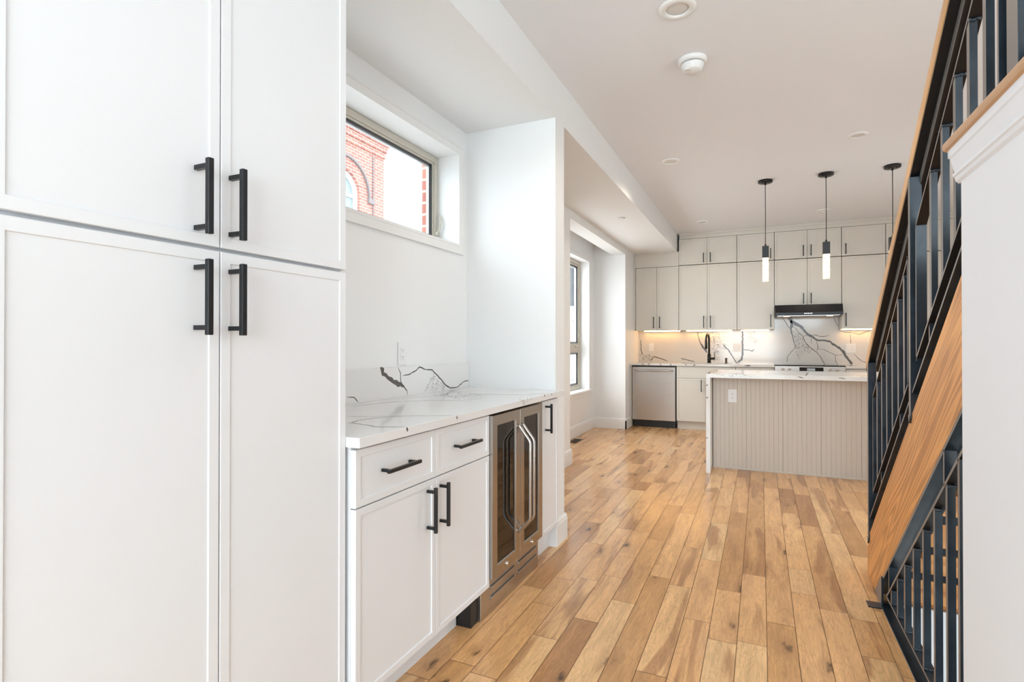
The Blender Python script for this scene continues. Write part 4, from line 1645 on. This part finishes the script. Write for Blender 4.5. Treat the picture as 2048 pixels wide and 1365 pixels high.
def panel(y0, y1, balusters, ob=3.722, ot=4.31):
    """flat-bar frame between y0 (low) and y1 (high) with vertical balusters"""
    mb = MB()
    th = 0.014
    ibar(mb, 0.500, 0.531, ot - th, ot, y0, y1)
    ibar(mb, 0.500, 0.531, ob, ob + th, y0, y1)
    mb.box(0.500, 0.531, y0 - 0.010, y0, zo(ob, y0), zo(ot, y0))
    mb.box(0.500, 0.531, y1, y1 + 0.010, zo(ob, y1), zo(ot, y1))
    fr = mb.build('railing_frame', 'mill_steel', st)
    for y in balusters:
        mb = MB()
        mb.box(0.502, 0.519, y - 0.011, y + 0.011, zo(ob + th, y) - 0.004, zo(ot - th, y) + 0.004)
        r2 = random.Random(int(y * 1000))
        for k in range(6):                      # weld bead at the top joint
            x = 0.500 + 0.0042 * k
            mb.cyl((x, y - 0.012 + r2.uniform(-.001, .001), zo(ot - th, y) + 0.001 + r2.uniform(-.002, .002)), 0.0045, 0.005, 'X', 6)
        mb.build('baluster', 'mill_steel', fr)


panel(3.178, 2.462, (3.075, 2.965, 2.855, 2.745, 2.635, 2.535))
panel(2.348, 1.60, (2.168, 2.045, 1.925, 1.81, 1.695))
# stand-offs between stringer and frames
for y in (3.0, 2.62, 2.2, 1.8):
    mb = MB()
    mb.box(0.505, 0.530, y - 0.006, y + 0.006, zo(3.64, y) - 0.01, zo(3.722, y) + 0.01)
    mb.build('stand_off', 'mill_steel', st)

# guard under the stair, beside the floor opening
gr = thing('guard_railing', 'black flat-bar guard railing filling the triangle under the stair stringer', 'railing', (0.52, 2.0, 0))
mb = MB()
mb.prism([(2.872, 0.068), (2.872, 0.078), (2.855, zo(2.945, 2.855) + 0.01), (2.84, 0.078), (-0.6, 0.078), (-0.6, 0.068)], 'X', 0.5, 0.531)
ibar(mb, 0.500, 0.531, 2.945, 2.962, 2.860, 1.30)
mb.box(0.500, 0.540, 1.888, 1.905, 0.078, zo(2.945, 1.89), 0.001)
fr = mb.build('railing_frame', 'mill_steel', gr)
for y in (2.78, 2.662, 2.538, 2.406, 2.275, 2.142, 2.013, 1.80, 1.68, 1.56, 1.44):
    mb = MB()
    mb.box(0.502, 0.522, y - 0.009, y + 0.009, 0.078, zo(2.945, y) + 0.004)
    r2 = random.Random(int(y * 1000))
    for k in range(6):
        x = 0.500 + 0.0042 * k
        mb.cyl((x, y - 0.012, zo(2.945, y) + r2.uniform(-.002, .001)), 0.0045, 0.005, 'X', 6)
        mb.cyl((x, y - 0.010, 0.080 + r2.uniform(-.001, .002)), 0.0045, 0.005, 'X', 6)
    mb.build('baluster', 'mill_steel', gr)
for y in (2.815, 2.03):
    mb = MB()
    mb.box(0.500, 0.531, y - 0.006, y + 0.006, zo(2.962, y) - 0.006, zo(3.08, y) + 0.006)
    mb.build('stand_off', 'mill_steel', gr)
mb = MB()
mb.box(0.489, 0.540, -1.19, 2.93, 0.0, 0.007, 0.001)
mb.box(0.530, 0.540, -1.19, 2.99, -0.12, 0.068)
mb.build('edge_angle', 'mill_steel', gr)

# ------------------------------------------------------------------ outside


def brick_house():
    t = thing('brick_building', 'red brick building with arched sash window seen through the small window', 'building', (-9.3, 9.0, -0.5))
    mb = MB()
    x0, x1 = -9.6, -9.0
    yc, hw, spr = 10.07, 0.52, 4.86
    z0 = 3.6
    # wall around the arched opening
    mb.box(x0, x1, 4.0, yc - hw, -0.5, 6.40)
    mb.box(x0, x1, yc + hw, 11.52, -0.5, 6.40)
    mb.box(x0, x1, yc - hw, yc + hw, -0.5, z0)
    arc = [(yc + hw * math.cos(a), spr + hw * math.sin(a)) for a in [math.pi * k / 16 for k in range(17)]]
    for i in range(16):
        a, b = arc[i], arc[i + 1]
        mb.prism([a, (a[0], 6.40), (b[0], 6.40), b], 'X', x0, x1)
    mb.box(x0 - 3, x0, 4.0, 11.52, -0.5, 6.40)
    mb.build('wall', 'brick', t)
    mb = MB()
    for k in range(3):
        mb.box(x0, x1 + 0.04 + 0.04 * k, 4.0, 11.55 + 0.035 * k, 6.05 + 0.15 * k, 6.20 + 0.15 * k)
    mb.build('cornice', 'brick', t)
    mb = MB()
    n = 20
    for i in range(n):
        a0, a1 = math.pi * i / n, math.pi * (i + 1) / n
        for r0, r1, xx in ((hw + 0.30, hw + 0.36, 0.06),):
            mb.prism([(yc + r0 * math.cos(a0), spr + r0 * math.sin(a0)), (yc + r1 * math.cos(a0), spr + r1 * math.sin(a0)),
                      (yc + r1 * math.cos(a1), spr + r1 * math.sin(a1)), (yc + r0 * math.cos(a1), spr + r0 * math.sin(a1))], 'X', x1, x1 + xx)
    mb.box(x1, x1 + 0.06, yc + hw + 0.28, yc + hw + 0.50, spr - 0.12, spr)
    mb.build('hood_mould', 'stone_grey', t)
    mb = MB()
    for i in range(n):
        a0, a1 = math.pi * i / n, math.pi * (i + 1) / n
        r0, r1 = hw - 0.09, hw
        mb.prism([(yc + r0 * math.cos(a0), spr + r0 * math.sin(a0)), (yc + r1 * math.cos(a0), spr + r1 * math.sin(a0)),
                  (yc + r1 * math.cos(a1), spr + r1 * math.sin(a1)), (yc + r0 * math.cos(a1), spr + r0 * math.sin(a1))], 'X', x1 - 0.18, x1 - 0.08)
    for s in (-1, 1):
        mb.box(x1 - 0.18, x1 - 0.08, yc + s * hw, yc + s * (hw - 0.09), z0, spr)
    mb.box(x1 - 0.17, x1 - 0.10, yc - hw, yc + hw, 4.78, 4.86)
    w = mb.build('window_frame', 'trim_paint', t)
    mb = MB()
    mb.box(x1 - 0.16, x1 - 0.15, yc - hw, yc + hw, z0, spr + hw)
    mb.build('pane', 'sky_pane', w)
    # brick quoin strip with a toothed line of dark grey blocks
    mb = MB()
    z = 3.0
    while z < 6.0:
        mb.box(x1, x1 + 0.025, 11.05, 11.12, z, z + 0.045)
        z += 0.075
    mb.build('quoin_teeth', 'stone_grey', t)


simple('stone_grey', (0.22, 0.19, 0.19), 0.8)
simple('sky_pane', (0.25, 0.31, 0.33), 0.08)
brick_house()

mb = MB()
mb.box(-1.995, -1.925, 2.945, 3.25, 1.2, 2.70)
tag(mb.build('brick_jamb', 'brick'), 'strip of red brick wall right outside the small window', 'brick wall')

t = thing('neighbour_house', 'house with dark grey siding and cream lower wall outside the recess window', 'building', (-8.5, 22.5, -0.5))
mb = MB()
mb.box(-12, -5.5, 24.4, 30, 2.9, 7.0)
mb.build('siding', 'grey_siding', t)
mb = MB()
mb.box(-12, -5.5, 24.4, 30, -0.5, 2.9)
mb.build('lower_wall', 'cream_siding', t)
mb = MB()
for z in (2.3, 2.85):
    mb.box(-12, -5.5, 24.25, 24.4, z, z + 0.12)
mb.build('siding_band', 'trim_paint', t)
mb = MB()
mb.box(-60, 60, -60, 80, -0.62, -0.52)
g = mb.build('pavement', 'concrete')
bm = bmesh.new()
# the pavement lies outside the house only: cut to four strips around the footprint
for x0, x1, y0, y1 in ((-60, -2.45, -60, 80), (2.55, 60, -60, 80), (-2.45, 2.55, -60, -3.5), (-2.45, 2.55, 8.7, 80)):
    r = bmesh.ops.create_cube(bm, size=1)
    for v in r['verts']:
        v.co = Vector((x0 if v.co.x < 0 else x1, y0 if v.co.y < 0 else y1, -0.62 if v.co.z < 0 else -0.52))
bm.to_mesh(g.data)
bm.free()
g['kind'] = 'structure'
g.name = 'floor_street'
